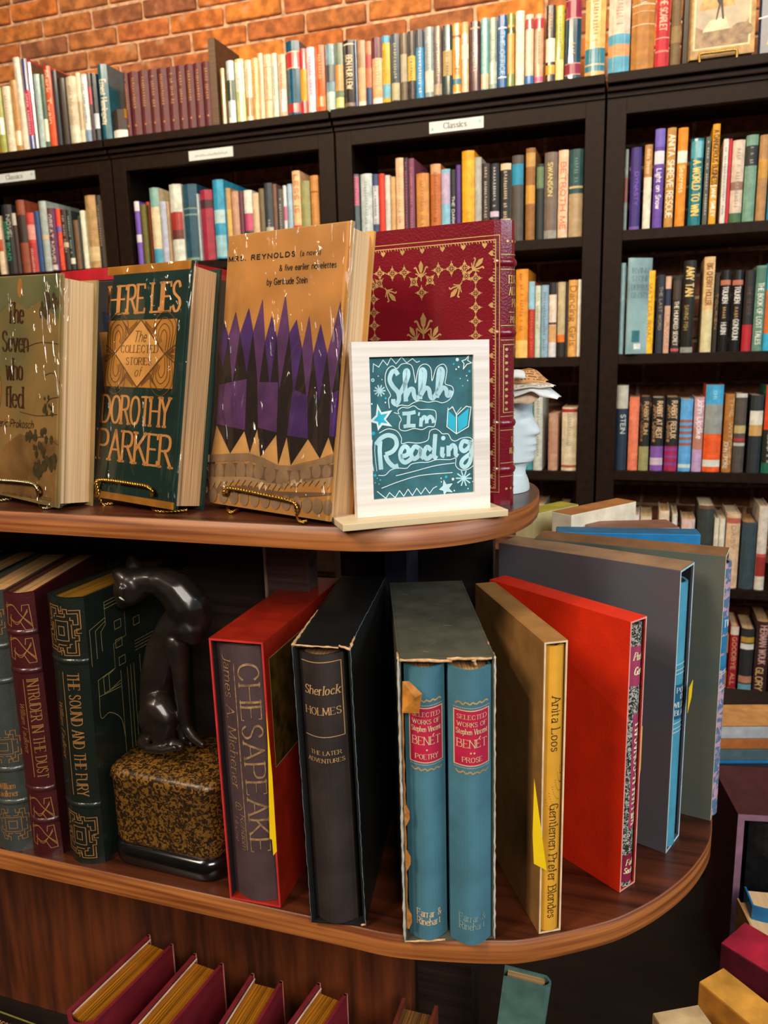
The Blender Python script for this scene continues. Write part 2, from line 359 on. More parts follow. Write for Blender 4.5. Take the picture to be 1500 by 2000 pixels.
# ------------------------------------------------------------------ books
def book(name, label, M, w, d, h, cover, page, group=None, cat='book', board=.0022, bulge=.25, seg=8, inset=.003, root=None, cap=True, thing=True, open_top=None):
    """local frame: x thickness, y from spine (0) to fore edge (d), z up"""
    rt = empty(name, M, label, cat, group)
    s = min(w*bulge, .012)
    def arc(w0, w1, off):
        out = []
        for i in range(seg+1):
            t = i/seg; a = pi*t; out.append((w0+(w1-w0)*t, off+s*(1-sin(a)) if s else off))
        return out
    O = [(0, d)]+arc(0, w, 0)+[(w, d)]
    I = [(w-board, d)]+[(x, y) for x, y in reversed([(board+(w-2*board)*i/seg, board+s*(1-sin(pi*i/seg))) for i in range(seg+1)])]+[(board, d)]
    ol = O+I; k = len(ol); mb = MB(); mb.v = [(x, y, 0) for x, y in ol]+[(x, y, h) for x, y in ol]
    n = len(O)
    mb.f = [(i, (i+1) % k, k+(i+1) % k, k+i) for i in range(k)]
    for i in range(n-1):
        a, b, c, e = i, i+1, k-2-i, k-1-i
        mb.f.append((e, c, b, a)); mb.f.append((k+a, k+b, k+c, k+e))
    mb.obj('cover', cover, rt)
    p = MB().box(board*.9, board+s*.8, inset, w-board*.9, d-inset*1.2, h-inset); p.obj('page_block', page, rt)
    def spine(u, v, e):
        t = min(max(u/w, 0), 1); return Vector((u, s*(1-sin(pi*t))-e*1.6, v))
    rt_surf = dict(spine=spine,
        right=flat_surf((w, 0, 0), (0, 1, 0), (0, 0, 1)), left=flat_surf((0, d, 0), (0, -1, 0), (0, 0, 1)),
        rinv=flat_inv(M, (w, 0, 0), (0, 1, 0), (0, 0, 1)), linv=flat_inv(M, (0, d, 0), (0, -1, 0), (0, 0, 1)),
        sinv=flat_inv(M, (0, 0, 0), (1, 0, 0), (0, 0, 1)))
    return rt, rt_surf

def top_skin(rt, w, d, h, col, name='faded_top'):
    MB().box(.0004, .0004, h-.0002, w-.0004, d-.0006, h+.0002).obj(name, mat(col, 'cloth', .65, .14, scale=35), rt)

def slipcase(name, label, M, w, d, h, m, inner, t=.0022, lip=None, group=None, cat='slipcase'):
    rt = empty(name, M, label, cat, group)
    b = MB()
    b.box(0, 0, 0, t, d, h, .0004).box(w-t, 0, 0, w, d, h, .0004).box(t, 0, 0, w-t, d, t, .0003).box(t, 0, h-t, w-t, d, h, .0003).box(t, d-t, t, w-t, d, h-t, .0003)
    b.obj('case_walls', m, rt)
    c = MB(); e = .0003
    c.box(t, t, t, t+e, d-t, h-t).box(w-t-e, t, t, w-t, d-t, h-t).box(t, t, h-t-e, w-t, d-t, h-t); c.obj('lining', inner, rt)
    if lip:
        r = MB(); q = -.0002; a = .0003
        r.box(a, q, a, t, .0002, h-a).box(w-t, q, a, w-a, .0002, h-a).box(t, q, h-t, w-t, .0002, h-a).box(t, q, a, w-t, .0002, t)
        r.obj('edge_binding', lip, rt)
    return rt
PAGE = mat('#e6bd8c', 'pages', .8, .09); PAGE_D = mat('#b98a55', 'pages', .8, .25); GILT_EDGE = mat('#b5802c', 'pages', .35, .3, metal=.6)
GOLD = mat('#e0b060', 'metal', .35, .1, metal=.8); GOLDINK = mat('#d8b070', 'plain', .4, .1, metal=.4)
# ------------------------------------------------------------------ room shell
FLOORZ = -1.55; WY = 2.55; D = 2.2
fl = MB(); fl.box(-4, -3, FLOORZ-.05, 3.2, WY+.1, FLOORZ); structure(fl.obj('floor', mat('#241812', 'wood', .5)))
wb = MB(); wb.box(-4, WY, FLOORZ, 3.2, WY+.1, 1.75); wall = structure(wb.obj('wall_back', mat('#cfa582', 'mortar', .9, .2)))
BR = mat('#a05028', 'brick', .85)
def brick_mesh(seed, L):
    rnd = random.Random(seed); t = bmesh.new(); bmesh.ops.create_cube(t, size=1)
    for v in t.verts: v.co = Vector((v.co.x*L+rnd.uniform(-.002, .002), v.co.y*.022+rnd.uniform(-.0015, .0015), v.co.z*.052+rnd.uniform(-.0015, .0015)))
    bmesh.ops.bevel(t, geom=t.edges[:], offset=.003, segments=1, affect='EDGES')
    me = bpy.data.meshes.new('brick'); t.to_mesh(me); t.free(); me.materials.append(BR); return me
BM = [brick_mesh(i, .198) for i in range(6)]; BH = [brick_mesh(20+i, .095) for i in range(3)]
SB = MB(); rb = random.Random(5); nb = 0
for row in range(-30, 23):
    z = .36+.0625*row
    x = -3.05+(.105 if row % 2 else 0)+rb.uniform(-.02, .02)
    while x < 1.5:
        half = rb.random() < .13; L = .107 if half else .21
        cx = x+L/2; cz = z+rb.uniform(-.002, .002); dy = rb.uniform(-.002, .003)
        vis = z > .72 and -2.62 < cx < .72
        if vis and nb < 298:
            o = bpy.data.objects.new('brick', rb.choice(BH if half else BM)); COL.objects.link(o); o.parent = wall
            o.location = (cx, WY+dy, cz); o.rotation_euler = (0, rb.uniform(-.008, .008), 0); nb += 1
        else: SB.box(cx-L/2+.006, WY-.010+dy, cz-.025, cx+L/2-.006, WY+.004, cz+.026)
        x += L
sb = SB.obj('brick_field', mat('#8c5136', 'plain', .9, .2, bump=.3), wall); sb['kind'] = 'stuff'

# ------------------------------------------------------------------ dark bookcases along the wall
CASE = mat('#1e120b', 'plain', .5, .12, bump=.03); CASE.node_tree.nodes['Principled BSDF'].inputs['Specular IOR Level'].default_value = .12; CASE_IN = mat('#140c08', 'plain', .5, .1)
BX = [-2.343, -1.599, -.850, -.1115, .627, 1.37]
OPZ = .577; TOPZ = .617; SURF = .666
ROWS = [[.297, -.02, -.335, -.65, -.96], [.297, -.02, -.335, -.65, -.96], [.291, -.02, -.335, -.65, -.96], [.299, -.0163, -.330, -.648, -.957], [.299, -.0163, -.33, -.648, -.957]]
CN = ['farthest left dark wooden bookcase against the brick wall', 'dark wooden bookcase second from the left, carrying the maroon set on top',
      'dark wooden bookcase with the flowered white shelf sign, in the middle', 'dark wooden bookcase at the right with the gold easel on top', 'dark wooden bookcase beyond the right edge']
for i in range(4):
    x0, x1 = BX[i]+.003, BX[i+1]-.003
    rt = empty('bookcase', Matrix.Translation((x0, D, FLOORZ)), CN[i], 'bookcase')
    w = x1-x0; Z = lambda z: z-FLOORZ
    for a, b in ((0, .047), (w-.047, w)): MB().box(a, 0, 0, b, .022, Z(TOPZ), .0012).obj('stile', CASE, rt)
    MB().box(.047, 0, Z(OPZ), w-.047, .022, Z(TOPZ), .0012).obj('top_rail', CASE, rt)
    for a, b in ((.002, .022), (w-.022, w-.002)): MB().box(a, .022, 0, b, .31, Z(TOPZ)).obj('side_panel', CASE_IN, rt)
    t = MB(); t.prism([(-.002, 0), (w+.002, 0)][:0] or [(0, -.006), (w, -.006), (w, .31), (0, .31)], Z(TOPZ), Z(.628))
    t.box(0, -.018, Z(.628), w, .31, Z(.641), .003).box(0, -.034, Z(.643), w, .31, Z(SURF), .0025)
    t.obj('cornice', CASE, rt)
    for z in ROWS[i]:
        MB().box(.022, .004, Z(z)-.026, w-.022, .31, Z(z), .001).obj('shelf', CASE, rt)
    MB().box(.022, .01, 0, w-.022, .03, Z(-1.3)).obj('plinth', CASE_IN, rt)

# shelf signs
WHITE = mat('#ccd2d0', 'paper', .6, .03); INK = mat('#343c40', 'plain', .6); TEALINK = mat('#7fb0bd', 'plain', .6)
def sign(xa, xb, z0, z1, text, lab, stars=True):
    rt = empty('shelf_sign', Matrix.Translation((xa, D-.0035, z0)), lab, 'sign')
    w, h = xb-xa, z1-z0; MB().box(0, 0, 0, w, .003, h, .0008).obj('plate', WHITE, rt)
    d = Dec(flat_surf((0, 0, 0), (1, 0, 0), (0, 0, 1)), rt)
    if text == 'Classics': d.text(text, w*.27, h*.3, h*.5, INK, thick=.16, thin=.07, fit=w*.42)
    else:
        x = w*.14; rr = random.Random(3)
        while x < w*.84:
            hh = h*rr.uniform(.14, .3); d.line([(x, h*.32), (x+.003, h*.32+hh), (x+.005, h*.34)], .0009, INK, 'lettering', 1); x += .0065
    if stars:
        for sx in (w*.06, w*.93):
            for k in range(3):
                a = k*pi/3; r = h*.14; y = h*(.35 if sx < w/2 else .62)
                d.line([(sx-r*cos(a), y-r*sin(a)), (sx+r*cos(a), y+r*sin(a))], .002, TEALINK, 'flower_print', 1)
    d.done()
sign(-.573, -.424, .582, .611, 'Classics', 'white shelf sign reading Classics between two blue flowers, over the yellow book')
sign(-1.32, -1.171, .583, .611, '', 'white shelf sign with faint small writing, on the second bookcase', False)
sign(-2.05, -1.892, .583, .610, 'Classics', 'white shelf sign at the left edge of the photo, on the farthest bookcase')

# ------------------------------------------------------------------ round-ended walnut display shelves (foreground)
ZT, ZL, Z3 = -.127, -.471, -.816
WALN = mat('#b06428', 'wood', .38, .2, col2='#5a2a10'); WALT = mat('#5c2c18', 'wood', .33, .2, col2='#2c130a'); WDK = mat('#6e3416', 'vwood', .5, .2, col2='#3c1b0c'); WEDGE = mat('#a4622e', 'uvwood', .4, .2, col2='#6a3414'); WDARK = mat('#1a0f0a', 'wood', .5, .2)
def end_outline(xl, yf, yb, pts):
    """straight front from xl, measured curve of the rounded end, mirrored to the back"""
    ym = (yf+yb)/2
    q = [(p.x, p.y) for p in smooth_pts(pts, 6)]
    back = [(x, 2*ym-y) for x, y in reversed(q)]
    return [(xl, yf)]+q+back+[(xl, yb)]
UP = end_outline(-1.3, .53, .832, [(-.235, .53), (-.20, .5325), (-.165, .543), (-.128, .568), (-.1, .604), (-.0872, .643), (-.084, .681)])
LOW = end_outline(-1.3, .53, 1.03, [(-.22, .53), (-.172, .531), (-.0976, .5465), (-.0626, .5605), (-.0106, .5945), (.0169, .621), (.038, .6475), (.0577, .679), (.0725, .712), (.0815, .742), (.0855, .78)])
disp = empty('display_stand', Matrix.Translation((-.3, .78, FLOORZ)), 'walnut display stand with rounded shelf ends holding the books in front', 'display stand')
def slab(name, outline, z, t, edge, top=None):
    o = [(x+.3, y-.78) for x, y in outline]
    a = MB(); a.prism(o, z-t-FLOORZ, z-FLOORZ); ob = a.obj(name, top or WALT, disp)
    q = o[:-1]; V = []; F = []; U = []; s_ = 0; n = len(q); dense = []
    for i in range(n):   # veneer strip around the rim, its grain following the curve
        p0 = Vector(q[max(i-1, 0)]); p1 = Vector(q[min(i+1, n-1)]); t_ = (p1-p0).normalized(); nn = Vector((t_.y, -t_.x))*.0007; c = Vector(q[i])+nn
        if i: s_ += (Vector(q[i])-Vector(q[i-1])).length
        V += [(c.x, c.y, z-t-FLOORZ), (c.x, c.y, z-.0006-FLOORZ), (c.x-nn.x*1.6, c.y-nn.y*1.6, z+.0001-FLOORZ)]; U += [(s_, 0), (s_, t), (s_, t+.002)]
    for i in range(n-1):
        for k in (0, 1): F.append((3*i+k, 3*i+3+k, 3*i+4+k, 3*i+1+k))
    eo = mobj('edge_veneer', V, F, edge, disp, True); ul = eo.data.uv_layers.new(name='uv')
    for lp in eo.data.loops: ul.data[lp.index].uv = U[lp.vertex_index]
    return ob
slab('shelf', UP, ZT, .0185, WEDGE); slab('shelf', LOW, ZL, .0215, WEDGE)
T3 = end_outline(-1.3, .30, 1.26, [(-.2, .30), (-.1, .31), (.05, .35), (.17, .43), (.26, .56), (.30, .68), (.32, .78)])
slab('shelf', T3, Z3, .022, WEDGE, WDARK)
L = lambda x, y, z: (x+.3, y-.78, z-FLOORZ)
def dbox(name, x0, y0, z0, x1, y1, z1, m, b=.0006):
    a = MB(); a.box(*L(x0, y0, z0), *L(x1, y1, z1), b); return a.obj(name, m, disp)
WDK2 = mat('#2a1a12', 'wood', .6, .2); POST = mat('#4d3630', 'wood', .55, .2)
dbox('back_panel', -1.3, .667, Z3, -.205, .683, ZL-.0215, WDK); dbox('back_panel', -1.3, .70, ZL, -.353, .716, ZT-.0185, WDK2)
dbox('post', -.345, .667, ZL, -.301, .69, ZT-.0185, POST); dbox('post', -.225, .76, Z3, -.16, .80, ZL-.0215, WDK2)
dbox('panel_edge', -.3475, .664, ZL, -.3455, .69, ZT-.0185, mat('#9a7a66', 'plain', .4))
dbox('centre_panel', -.32, .80, ZL, -.24, .815, ZT-.0185, mat('#3a2a20', 'plain', .6)); dbox('post', -.262, .785, ZL, -.236, .83, ZT-.0185, mat('#2c2430', 'plain', .5))
dbox('centre_panel', -.24, .835, ZL, -.15, .85, ZT-.0185, WDARK)
dbox('post', -.22, .80, Z3-.7, -.1, .9, Z3-.02, WDK2)
# ------------------------------------------------------------------ books in and on the bookcases
PG2 = [mat('#c9a67c', 'pages', .85, .2), mat('#b98e60', 'pages', .85, .2), mat('#ddc6a0', 'pages', .85, .15)]
def bgbook(e, z, xref, place, prev, shiny_default, grp=None, yoff=.012):
    """entry: xl xr ytop cover [key=value...] | description"""
    head, desc = e.split('|'); t = head.split(); xl, xr, yt = map(float, t[:3]); col = t[3]
    kv = {}
    for q in t[4:]:
        k, v = q.split('=', 1); kv.setdefault(k, []).append(v)
    f = float(kv.get('f', ['0'])[0]); Y = D+yoff-f
    if xref: X0 = onY(xl, xref, Y).x; X1 = onY(xr, xref, Y).x
    else:
        # measured at the book's foot
        def foot(px):
            y = 500
            for _ in range(8):
                r = ray(px, y); zz = r.z*Y/r.y; y += (zz-z)*620*.9 if abs(zz-z) > 1e-5 else 0
            return onY(px, y, Y).x
        X0, X1 = foot(xl), foot(xr)
    X1 = X1-.0006
    topx = (xl+xr)/2
    h = onY(topx, yt, Y).z-z; d = float(kv.get('d', [str(random.uniform(.13, .155))])[0])
    lean = float(kv.get('l', ['0'])[0]); yaw = float(kv.get('y', ['0'])[0])
    shiny = 's' in kv or shiny_default
    cm = mat('#'+col, 'plain', .25 if shiny else .55, .10, coat=1 if shiny else 0)
    w = max(X1-X0, .006)
    M = placeM(X0, Y, z+.0002+(abs(sin(radians(lean)))*w if lean > 0 else 0), yaw, lean)
    lab = desc.strip()+' book '+place+(', right of '+prev+' one' if prev else ', first at left')
    rt, S = book('book', lab, M, w, d, h, cm, random.choice(PG2), grp, board=.0018, seg=4 if w > .012 else 2, inset=.003, bulge=.22)
    dc = Dec(S['spine'], rt)
    for b in kv.get('b', []):
        a, c, cc = b.split(','); dc.rect(0, float(a)*h, w, float(c)*h, mat('#'+cc, 'plain', .28 if shiny else .55, .08, coat=.5 if shiny else 0), 'spine_band', 0, 6)
    for b in kv.get('t', []):
        q = b.split(','); txt = q[0].replace('_', ' '); cc = mat('#'+q[1], 'plain', .5, .05); a, c = float(q[2]), float(q[3]); pos = float(q[4]) if len(q) > 4 else .5; hs = float(q[5]) if len(q) > 5 else .5
        L_ = (c-a)*h; dc.text(txt, w*(pos-hs*.45), c*h, w*hs, cc, rot=-90, fit=L_, serif=False, thick=.16, layer=2)
    if 'g' in kv:
        q = kv['g'][0].split(','); rr = random.Random(int(xl)); cc = mat('#'+q[0], 'plain', .5, .05); y = float(q[2])*h if len(q) > 2 else h*.86; y0 = float(q[1])*h if len(q) > 1 else h*.3
        while y > y0:
            s = rr.uniform(.003, .007); a = w*rr.uniform(.32, .4); b = w*rr.uniform(.6, .68); dc.line([(a, y), (b, y-s*.3), (a, y-s*.75)], .0011, cc, 'lettering', 2); y -= s+.002
            if rr.random() < .12: y -= .008
    dc.done()
    for b in kv.get('c', []):   # printed cover panel on right board
        dr = Dec(S['right'], rt); a0, z0, a1, z1, cc = b.split(','); dr.rect(float(a0)*d, float(z0)*h, float(a1)*d, float(z1)*h, mat('#'+cc, 'plain', .4), 'cover_print'); dr.done()
    return desc.strip(), rt

def shelf_row(z, xref, place, text, shiny=False, yoff=.012, first=''):
    prev = first
    for e in text.strip().split('\n'):
        prev, _ = bgbook(e, z, xref, place, prev, shiny, yoff=yoff)

shelf_row(SURF, None, 'atop leftmost bookcase', '''0 13 168 a3a64a b=.3,.55,e0dcc0 | pale olive
15 30 166 e6d6bc g=b09070 | cream white
31 44 154 b98a4c b=.1,.3,e8c890 | tan gold
45 57 108 e8d8c4 l=-1.2 g=c0a890 | tall cream white
58 69 111 c4284e b=.66,1,2b3f78 b=0,.17,2b4a8a g=f0e0e0,.2,.62 | blue and raspberry
70 76 118 5c4634 | thin mottled brown
77 89 142 a9c0be g=8a9c9c | pale blue grey
89 98 143 4c6450 b=.1,.4,d8d8b0 | green and white
98 111 126 d8521e b=.86,1,c43a18 t=Mark_Twain,f0c8a0,.3,.95 | bright orange
112 122 134 1f2430 | narrow navy
123 136 150 32261c | dark brown
137 157 147 cfc0a4 g=a89878 b=.05,.3,c8ccb0 | wide pale grey cream
158 167 140 e0d0b0 b=.2,.6,b8a078 | narrow cream shiny
168 179 143 dfe4e0 g=3f6f9c b=0,.2,6f8fae | white with blue letters
180 187 140 3a2226 b=.55,.8,a82c3c | narrow black and red
187 197 141 24303a b=.2,.42,c8d4dc | slate with white sticker
200 218 123 1f6272 d=.165 t=Ernest_Hemingway,d9d2bc,.22,.8,.5,.6 b=0,.03,184c58 | tall teal''', True, -.012)
shelf_row(SURF, None, 'atop second bookcase', '''220 247 213 33241c b=.05,.32,e8e2d4 c=0,.7,1,1,d9a020 | short black white-labelled''', False, -.014)
# the matched maroon set
proto = None
MX = [(250, 258), (259, 277), (278, 296), (297, 313.5), (314.5, 332), (333, 350), (351, 367), (368, 383.5), (384.5, 399.5), (400.5, 417)]
for i, (a, b) in enumerate(MX):
    _, rt = bgbook('%g %g %g 5a2428 g=c08850,.45,.9 | maroon' % (a, b, 140-i*2.4), SURF, None, '', '', False, yoff=-.004)
    rt['label'] = 'worn maroon gilt-starred volume, %s from the brown block bookend' % ['tenth', 'ninth', 'eighth', 'seventh', 'sixth', 'fifth', 'fourth', 'third', 'second', 'next'][i]; rt['group'] = 'matched maroon set on the bookcase'
    w = b_w = (onY(b, 260, D).x-onY(a, 260, D).x)
    dd = Dec(lambda u, v, e: Vector((u, -.0006-e, v)), rt)
    cx, cz = w*.5, .036
    dd.poly([(cx+(.0042 if k % 2 == 0 else .0018)*cos(pi*k/5+pi/2), cz+(.0042 if k % 2 == 0 else .0018)*sin(pi*k/5+pi/2)) for k in range(10)], mat('#c89050', 'metal', .5, .1, metal=.3), 'gilt_star', 2)
    dd.done()
a, b = onY(419, 245, D).x, onY(432, 245, D).x; e_ = empty('bookend', Matrix.Translation((a, D-.01, SURF)), 'plain brown block bookend right of the maroon set', 'bookend')
MB().box(0, 0, 0, b-a, .15, .238, .001).obj('upright', mat('#5a4028', 'wood', .5), e_); MB().box(b-a, .02, 0, b-a+.02, .13, .003).obj('foot', mat('#3a2a1c', 'plain'), e_)
shelf_row(SURF, None, 'atop second bookcase', '''435 443 132 a08450 | narrow tan
447 461 117 b8c4c2 b=.38,.7,2f4a3c b=0,.12,e8e8e0 | grey green-labelled
463 480 114 c8cc84 b=.5,.95,dde0c0 g=8a9850,.55,.7 | yellow green
482 495 116 e4c9a4 b=.1,.4,b08050 g=b08a60 | cream tan
496 508 112 d8ac68 g=a87838 | golden cream
509 518 103 e8c8a0 g=c89070 | tall cream red-lettered
519 533 105 dfbf96 g=c09060 b=.8,.82,b88858 b=.3,.32,b88858 | cream brown-lined
534 545 103 c8d4c0 g=8fa090 b=.85,1,e0cca8 | pale aqua cream
546 561 105 d8b090 b=.1,.45,c8c0b4 g=b07858 | pinkish tan
562 588 78 14536c d=.15 b=.65,.85,b5302e b=.06,.18,b5302e b=.85,.862,d8b070 b=.64,.652,d8b070 | wide blue red-banded''', True, -.012, 'brown block')
shelf_row(SURF, None, 'atop middle bookcase', '''589 601 94 e09a1c b=.7,1,b8303c b=0,.22,c03c3c | yellow and red
602 617 91 e2d2dc b=.03,.14,c8ccc8 g=b06090,.3 | white pink-lettered
618 636 87 d45c1c b=.1,.25,e87c30 g=f0c090,.5 | orange shiny
638 655 85 7496a2 b=.45,.7,3c4a4c b=0,.3,a8c0b4 | grey blue
656 672 83 6a7c64 b=.3,.68,c89050 b=.05,.2,d0c878 | green and ochre
673 694 77 2c2420 t=BEN_HUR_LEW,d8c4a0,.3,.78 b=.93,.95,d8c4a0 b=.05,.1,7a6a50 | black cream-lettered
695 699 77 1c4a78 | thin blue
700 715 78 a88a68 b=.1,.6,c8a074 b=0,.1,e0d4c0 | tan cream
716 727 80 c87850 b=.6,.8,b83c3c b=0,.3,24406c | red tan and blue
728 747 72 d8a878 b=.7,1,60283a b=.02,.12,e0d8d0 g=e8d8c0,.3,.7 | peach maroon-topped
748 763 69 c8a830 b=.1,.3,6aa8c0 b=.9,1,3f9ac0 | yellow and sky blue
765 781 65 3c4c58 g=c8c0a0 b=.05,.3,b0a880 | dark slate
783 796 64 6a5c48 b=.3,.7,a89c80 | brown grey
797 812 60 38302c b=.3,.65,d8b03c g=2c2010,.32,.62 | black gold-labelled
813 828 57 2f8cc0 b=.75,1,3a4450 g=e0e8e8,.1,.7 | sky blue dark-topped
830 847 52 8a9698 b=.1,.4,c8c8b8 g=d0d0c8 | mid grey
848 863 51 6c5c54 g=c8b8a0 b=.05,.2,a89880 | grey brown
865 883 48 1c3c3c b=.3,.65,b89860 g=1c3c3c,.32,.62 | dark green gilt-lettered
884 900 45 e09a34 b=.16,.24,3c7888 b=0,.05,d8d4c8 t=FLETCHER,a05c20,.3,.62 b=.8,.84,8a5018 | gold orange
901 915 43 d8b088 b=.5,.7,e8d4b4 b=.85,1,c89a60 | cream tan glossy
918 937 41 4c2a30 g=d8c8c0,.3,.7 b=.9,.92,c8a890 | plum white-lettered
939 954 35 6fb0ac b=.05,.25,d8b890 g=b8d8c8 | pale teal
955 970 34 82988c b=.1,.4,a8b8a8 g=c0ccb8 | sage grey
972 989 29 0a5a98 t=THE_OFFICE,a8d0e8,.2,.78 b=.16,.18,d8e0e8 b=.82,.84,d8e0e8 | bright blue
990 1004 26 d89030 b=.85,1,7a8430 b=.74,.82,4c5420 b=.02,.2,7a8a44 | orange olive-topped
1006 1023 21 e6d8c0 g=d0bca0 | tall cream white shiny
1025 1041 28 dcc0a0 b=.8,.94,b04848 b=.02,.15,3070b0 | cream rose-banded
1043 1060 27 c89a78 b=.8,.94,b83048 g=9c6c4c,.3,.75 b=.05,.12,c05080 | tan red-banded
1065 1083 10 3a302c b=.28,.58,d8d0c0 b=.12,.24,d8a030 g=c89850,.7,.9 | dark with white figure
1084 1100 11 b4b030 b=.02,.3,d8d088 g=6a6c20 | lime
1102 1133 -12 0f3c50 b=.73,.93,8a2040 b=.08,.2,8a2040 b=.93,.94,c89878 b=.72,.73,c89878 b=.2,.21,c89878 b=.07,.08,c89878 g=c8a878,.32,.44 | wide navy crimson-banded
1141 1180 -16 d8b068 b=0,.08,d0a060 b=.08,.35,2f7c90 b=.15,.17,c0b890 b=.93,1,2f7c90 g=a08040,.45,.9 | wide cream blue-footed''', True, -.012, 'navy red-banded')
shelf_row(SURF, None, 'atop right bookcase', '''1186 1228 -22 c8bca8 b=0,.48,4f9cb8 b=.22,.36,c8905c g=c8a888,.55,.95 | cream and blue
1231 1276 -28 a8702c b=.78,.795,d8c0a0 b=.7,.71,c8a080 b=.55,.56,d8c0a0 g=e0d0b0,.8,.96 | ochre brown
1278 1305 -34 b81828 t=THE_SCARLET,d8a888,.45,.85 b=.9,.91,d8b090 b=.36,.37,d8b090 b=.2,.22,c88070 | scarlet
1308 1327 -30 6c5430 b=.3,.5,8a7040 | dull gold brown''', False, -.012)

shelf_row(ROWS[0][0], None, 'in leftmost bookcase', '''0 11 420 e0c8a8 b=.4,.6,b04820 | cream rust
13 33 398 17181a t=RIVER_ROAD,2f9c74,.2,.75,.4,.4 t=NOVEL,b0b0a0,.5,.85,.7,.25 | black green-lettered
34 42 415 3c2822 b=.8,1,c0b8a8 | brown white-topped
43 59 389 8c4428 b=.42,.8,33201a d=.17 | rust brown dark-labelled
60 75 414 c84038 b=0,.5,b03030 b=.55,.8,e0988c g=e8c8c0,.02,.4 | coral red
76 86 411 1f4478 | navy blue
87 101 391 a4b0ac b=.46,.52,d0b890 d=.17 | tall pale grey
102 113 405 5c3038 t=GREAT_NOVEL,d8c8c8,.1,.9 b=.02,.1,d0c8c8 | maroon white-lettered
114 117 405 6a2c70 | thin purple
118 127 406 d8421c b=.62,.72,6a5c9c g=e89070,.1,.55 | orange red
128 138 408 32241e g=d0c0a8,.3,.9 b=.38,.46,d0b898 | dark brown
139 148 410 243430 g=b8c4bc,.3,.9 b=.1,.2,e0ddd0 | dark green
150 160 429 6e4e34 d=.12 | short brown
161 164 420 20302a d=.12 | thin dark green
165 174 410 dcdcc4 | slim white
175 196 380 b08c58 b=.1,.3,d0b888 g=c8a878,.3,.9 | tall gold brown
197 207 380 28201c g=b09878 | black brown
208 214 390 8c6c34 | narrow dull gold''')
shelf_row(ROWS[1][0], 430, 'in second bookcase', '''263 273 393 6a4aa8 b=.85,1,d8d0d8 b=.36,.48,d8d4e0 | purple and white
274 285 399 5c5414 g=8c8428,.5,.9 | olive
286 293 394 a02420 f=-.02 | thin red
294 311 366 d4c4a0 b=.75,1,7aa49c b=0,.2,3f94b0 | tall cream teal-topped
312 325 393 a8b0c4 | pale lavender
326 331 393 a88868 | thin tan
332 355 359 c8ccc0 b=.42,.65,9c2420 b=.3,.42,5c2420 | white red-middled
357 385 359 14465c d=.165 b=.6,.62,6f8c78 b=.68,.7,6f8c78 b=.02,.05,6f8c78 | wide dark teal
386 390 378 a8b4b4 | thin grey
391 415 370 98203c b=.74,.86,401828 | crimson
417 438 350 2a90b4 d=.19 f=.02 b=.45,.62,a8c8cc b=.02,.3,8cb8c4 | cyan blue
439 452 367 b0884c b=.3,.7,c8a050 | tan gold
453 467 373 b88c70 b=.02,.3,d8b8a0 | pinkish tan
468 476 373 5c2c3c b=0,.35,3c5434 | thin maroon green
477 493 371 d4d4c8 b=.4,.66,b8486c b=.25,.4,34443c | white pink-striped
494 506 377 ccb090 | cream
507 517 368 6c5c40 | olive brown
518 533 357 343c44 b=.2,.4,b8b8a8 g=c0c0b0,.05,.5 | tall charcoal
534 542 359 6c4c3c | slim brown
543 554 369 4c4844 g=b8b0a8 | dark grey lettered
555 561 362 d0d4d8 b=.5,.7,c86888 | thin white
563 572 359 98b4c8 | pale blue
573 588 333 dcb484 b=0,.35,c84c18 t=LESS_IS,b8501c,.5,.95 | cream orange-footed
589 606 353 98905c b=0,1,90905c | olive tan
608 623 342 c08440 b=.78,.8,8c5420 | amber tan''')
shelf_row(ROWS[2][0], 425, 'under flowered shelf sign', '''688 702 340 4c5c64 b=.6,.97,b86480 g=7c2838,.62,.95 b=0,.2,1c7484 | rose and teal
705 727 339 b8c4c4 g=8c9898,.1,.9 | wide white grey
729 740 340 34446c b=.35,.85,c0c4c8 g=34446c,.36,.84 | navy white-labelled
741 752 339 d03014 b=0,1,cc3418 | bright red
753 763 342 c4c4bc | white
764 773 345 c89c64 | slim tan
774 789 308 d8b48c g=b88c5c | tall cream
790 798 308 38202c g=c04c8c,.02,.95 | black pink-lettered
799 810 309 7c4058 g=b87890,.1,.9 | mauve
813 837 338 c0803c b=.1,.9,c48840 g=a06428,.3,.9 | wide amber brown
841 861 320 b4642c g=8c4818,.3,.9 b=.88,1,c89468 | burnt orange
862 879 330 7cb4cc b=.55,.95,b0a0c0 | sky blue lavender
880 890 331 1c1c20 t=THE_DARK_HOUR,d8d8d8,.05,.65 | black white-lettered
891 900 322 54307c | purple
902 926 294 e4a418 d=.17 f=.01 b=.9,1,d89810 g=b87c08,.1,.35 | wide yellow
927 940 307 a4a49c d=.17 f=.008 | silver grey
941 956 319 2c2420 g=c8b8a0,.02,.95 | black cream-patterned
957 974 319 141418 b=.33,.4,c8b8d0 g=c0c0c8,.45,.95 | glossy black
977 997 319 d8c09c b=.3,.92,1c1c1c g=d8c09c,.32,.9 b=.05,.24,1c1c1c | cream black-labelled
999 1021 303 48423c b=.66,.9,1684a8 | grey cyan-banded
1026 1044 289 8c5c24 b=.4,.6,c89030 b=.8,.95,b8904c | tall golden brown shiny
1047 1061 320 1c2420 b=.68,.96,5c7450 | dark green-labelled
1062 1087 297 6c5c50 t=SWANSON,d8c878,.5,.88,.45,.35 b=0,.1,8c8880 | grey brown gilt-lettered
1089 1108 293 dcb898 t=BETROTH_ME,d85c30,.1,.86 | cream coral-lettered
1110 1137 291 1c4448 b=0,.5,a8906c b=.5,.53,1c4448 b=.56,.585,c8b078 g=5c9088,.62,.9 | dark green and tan''')
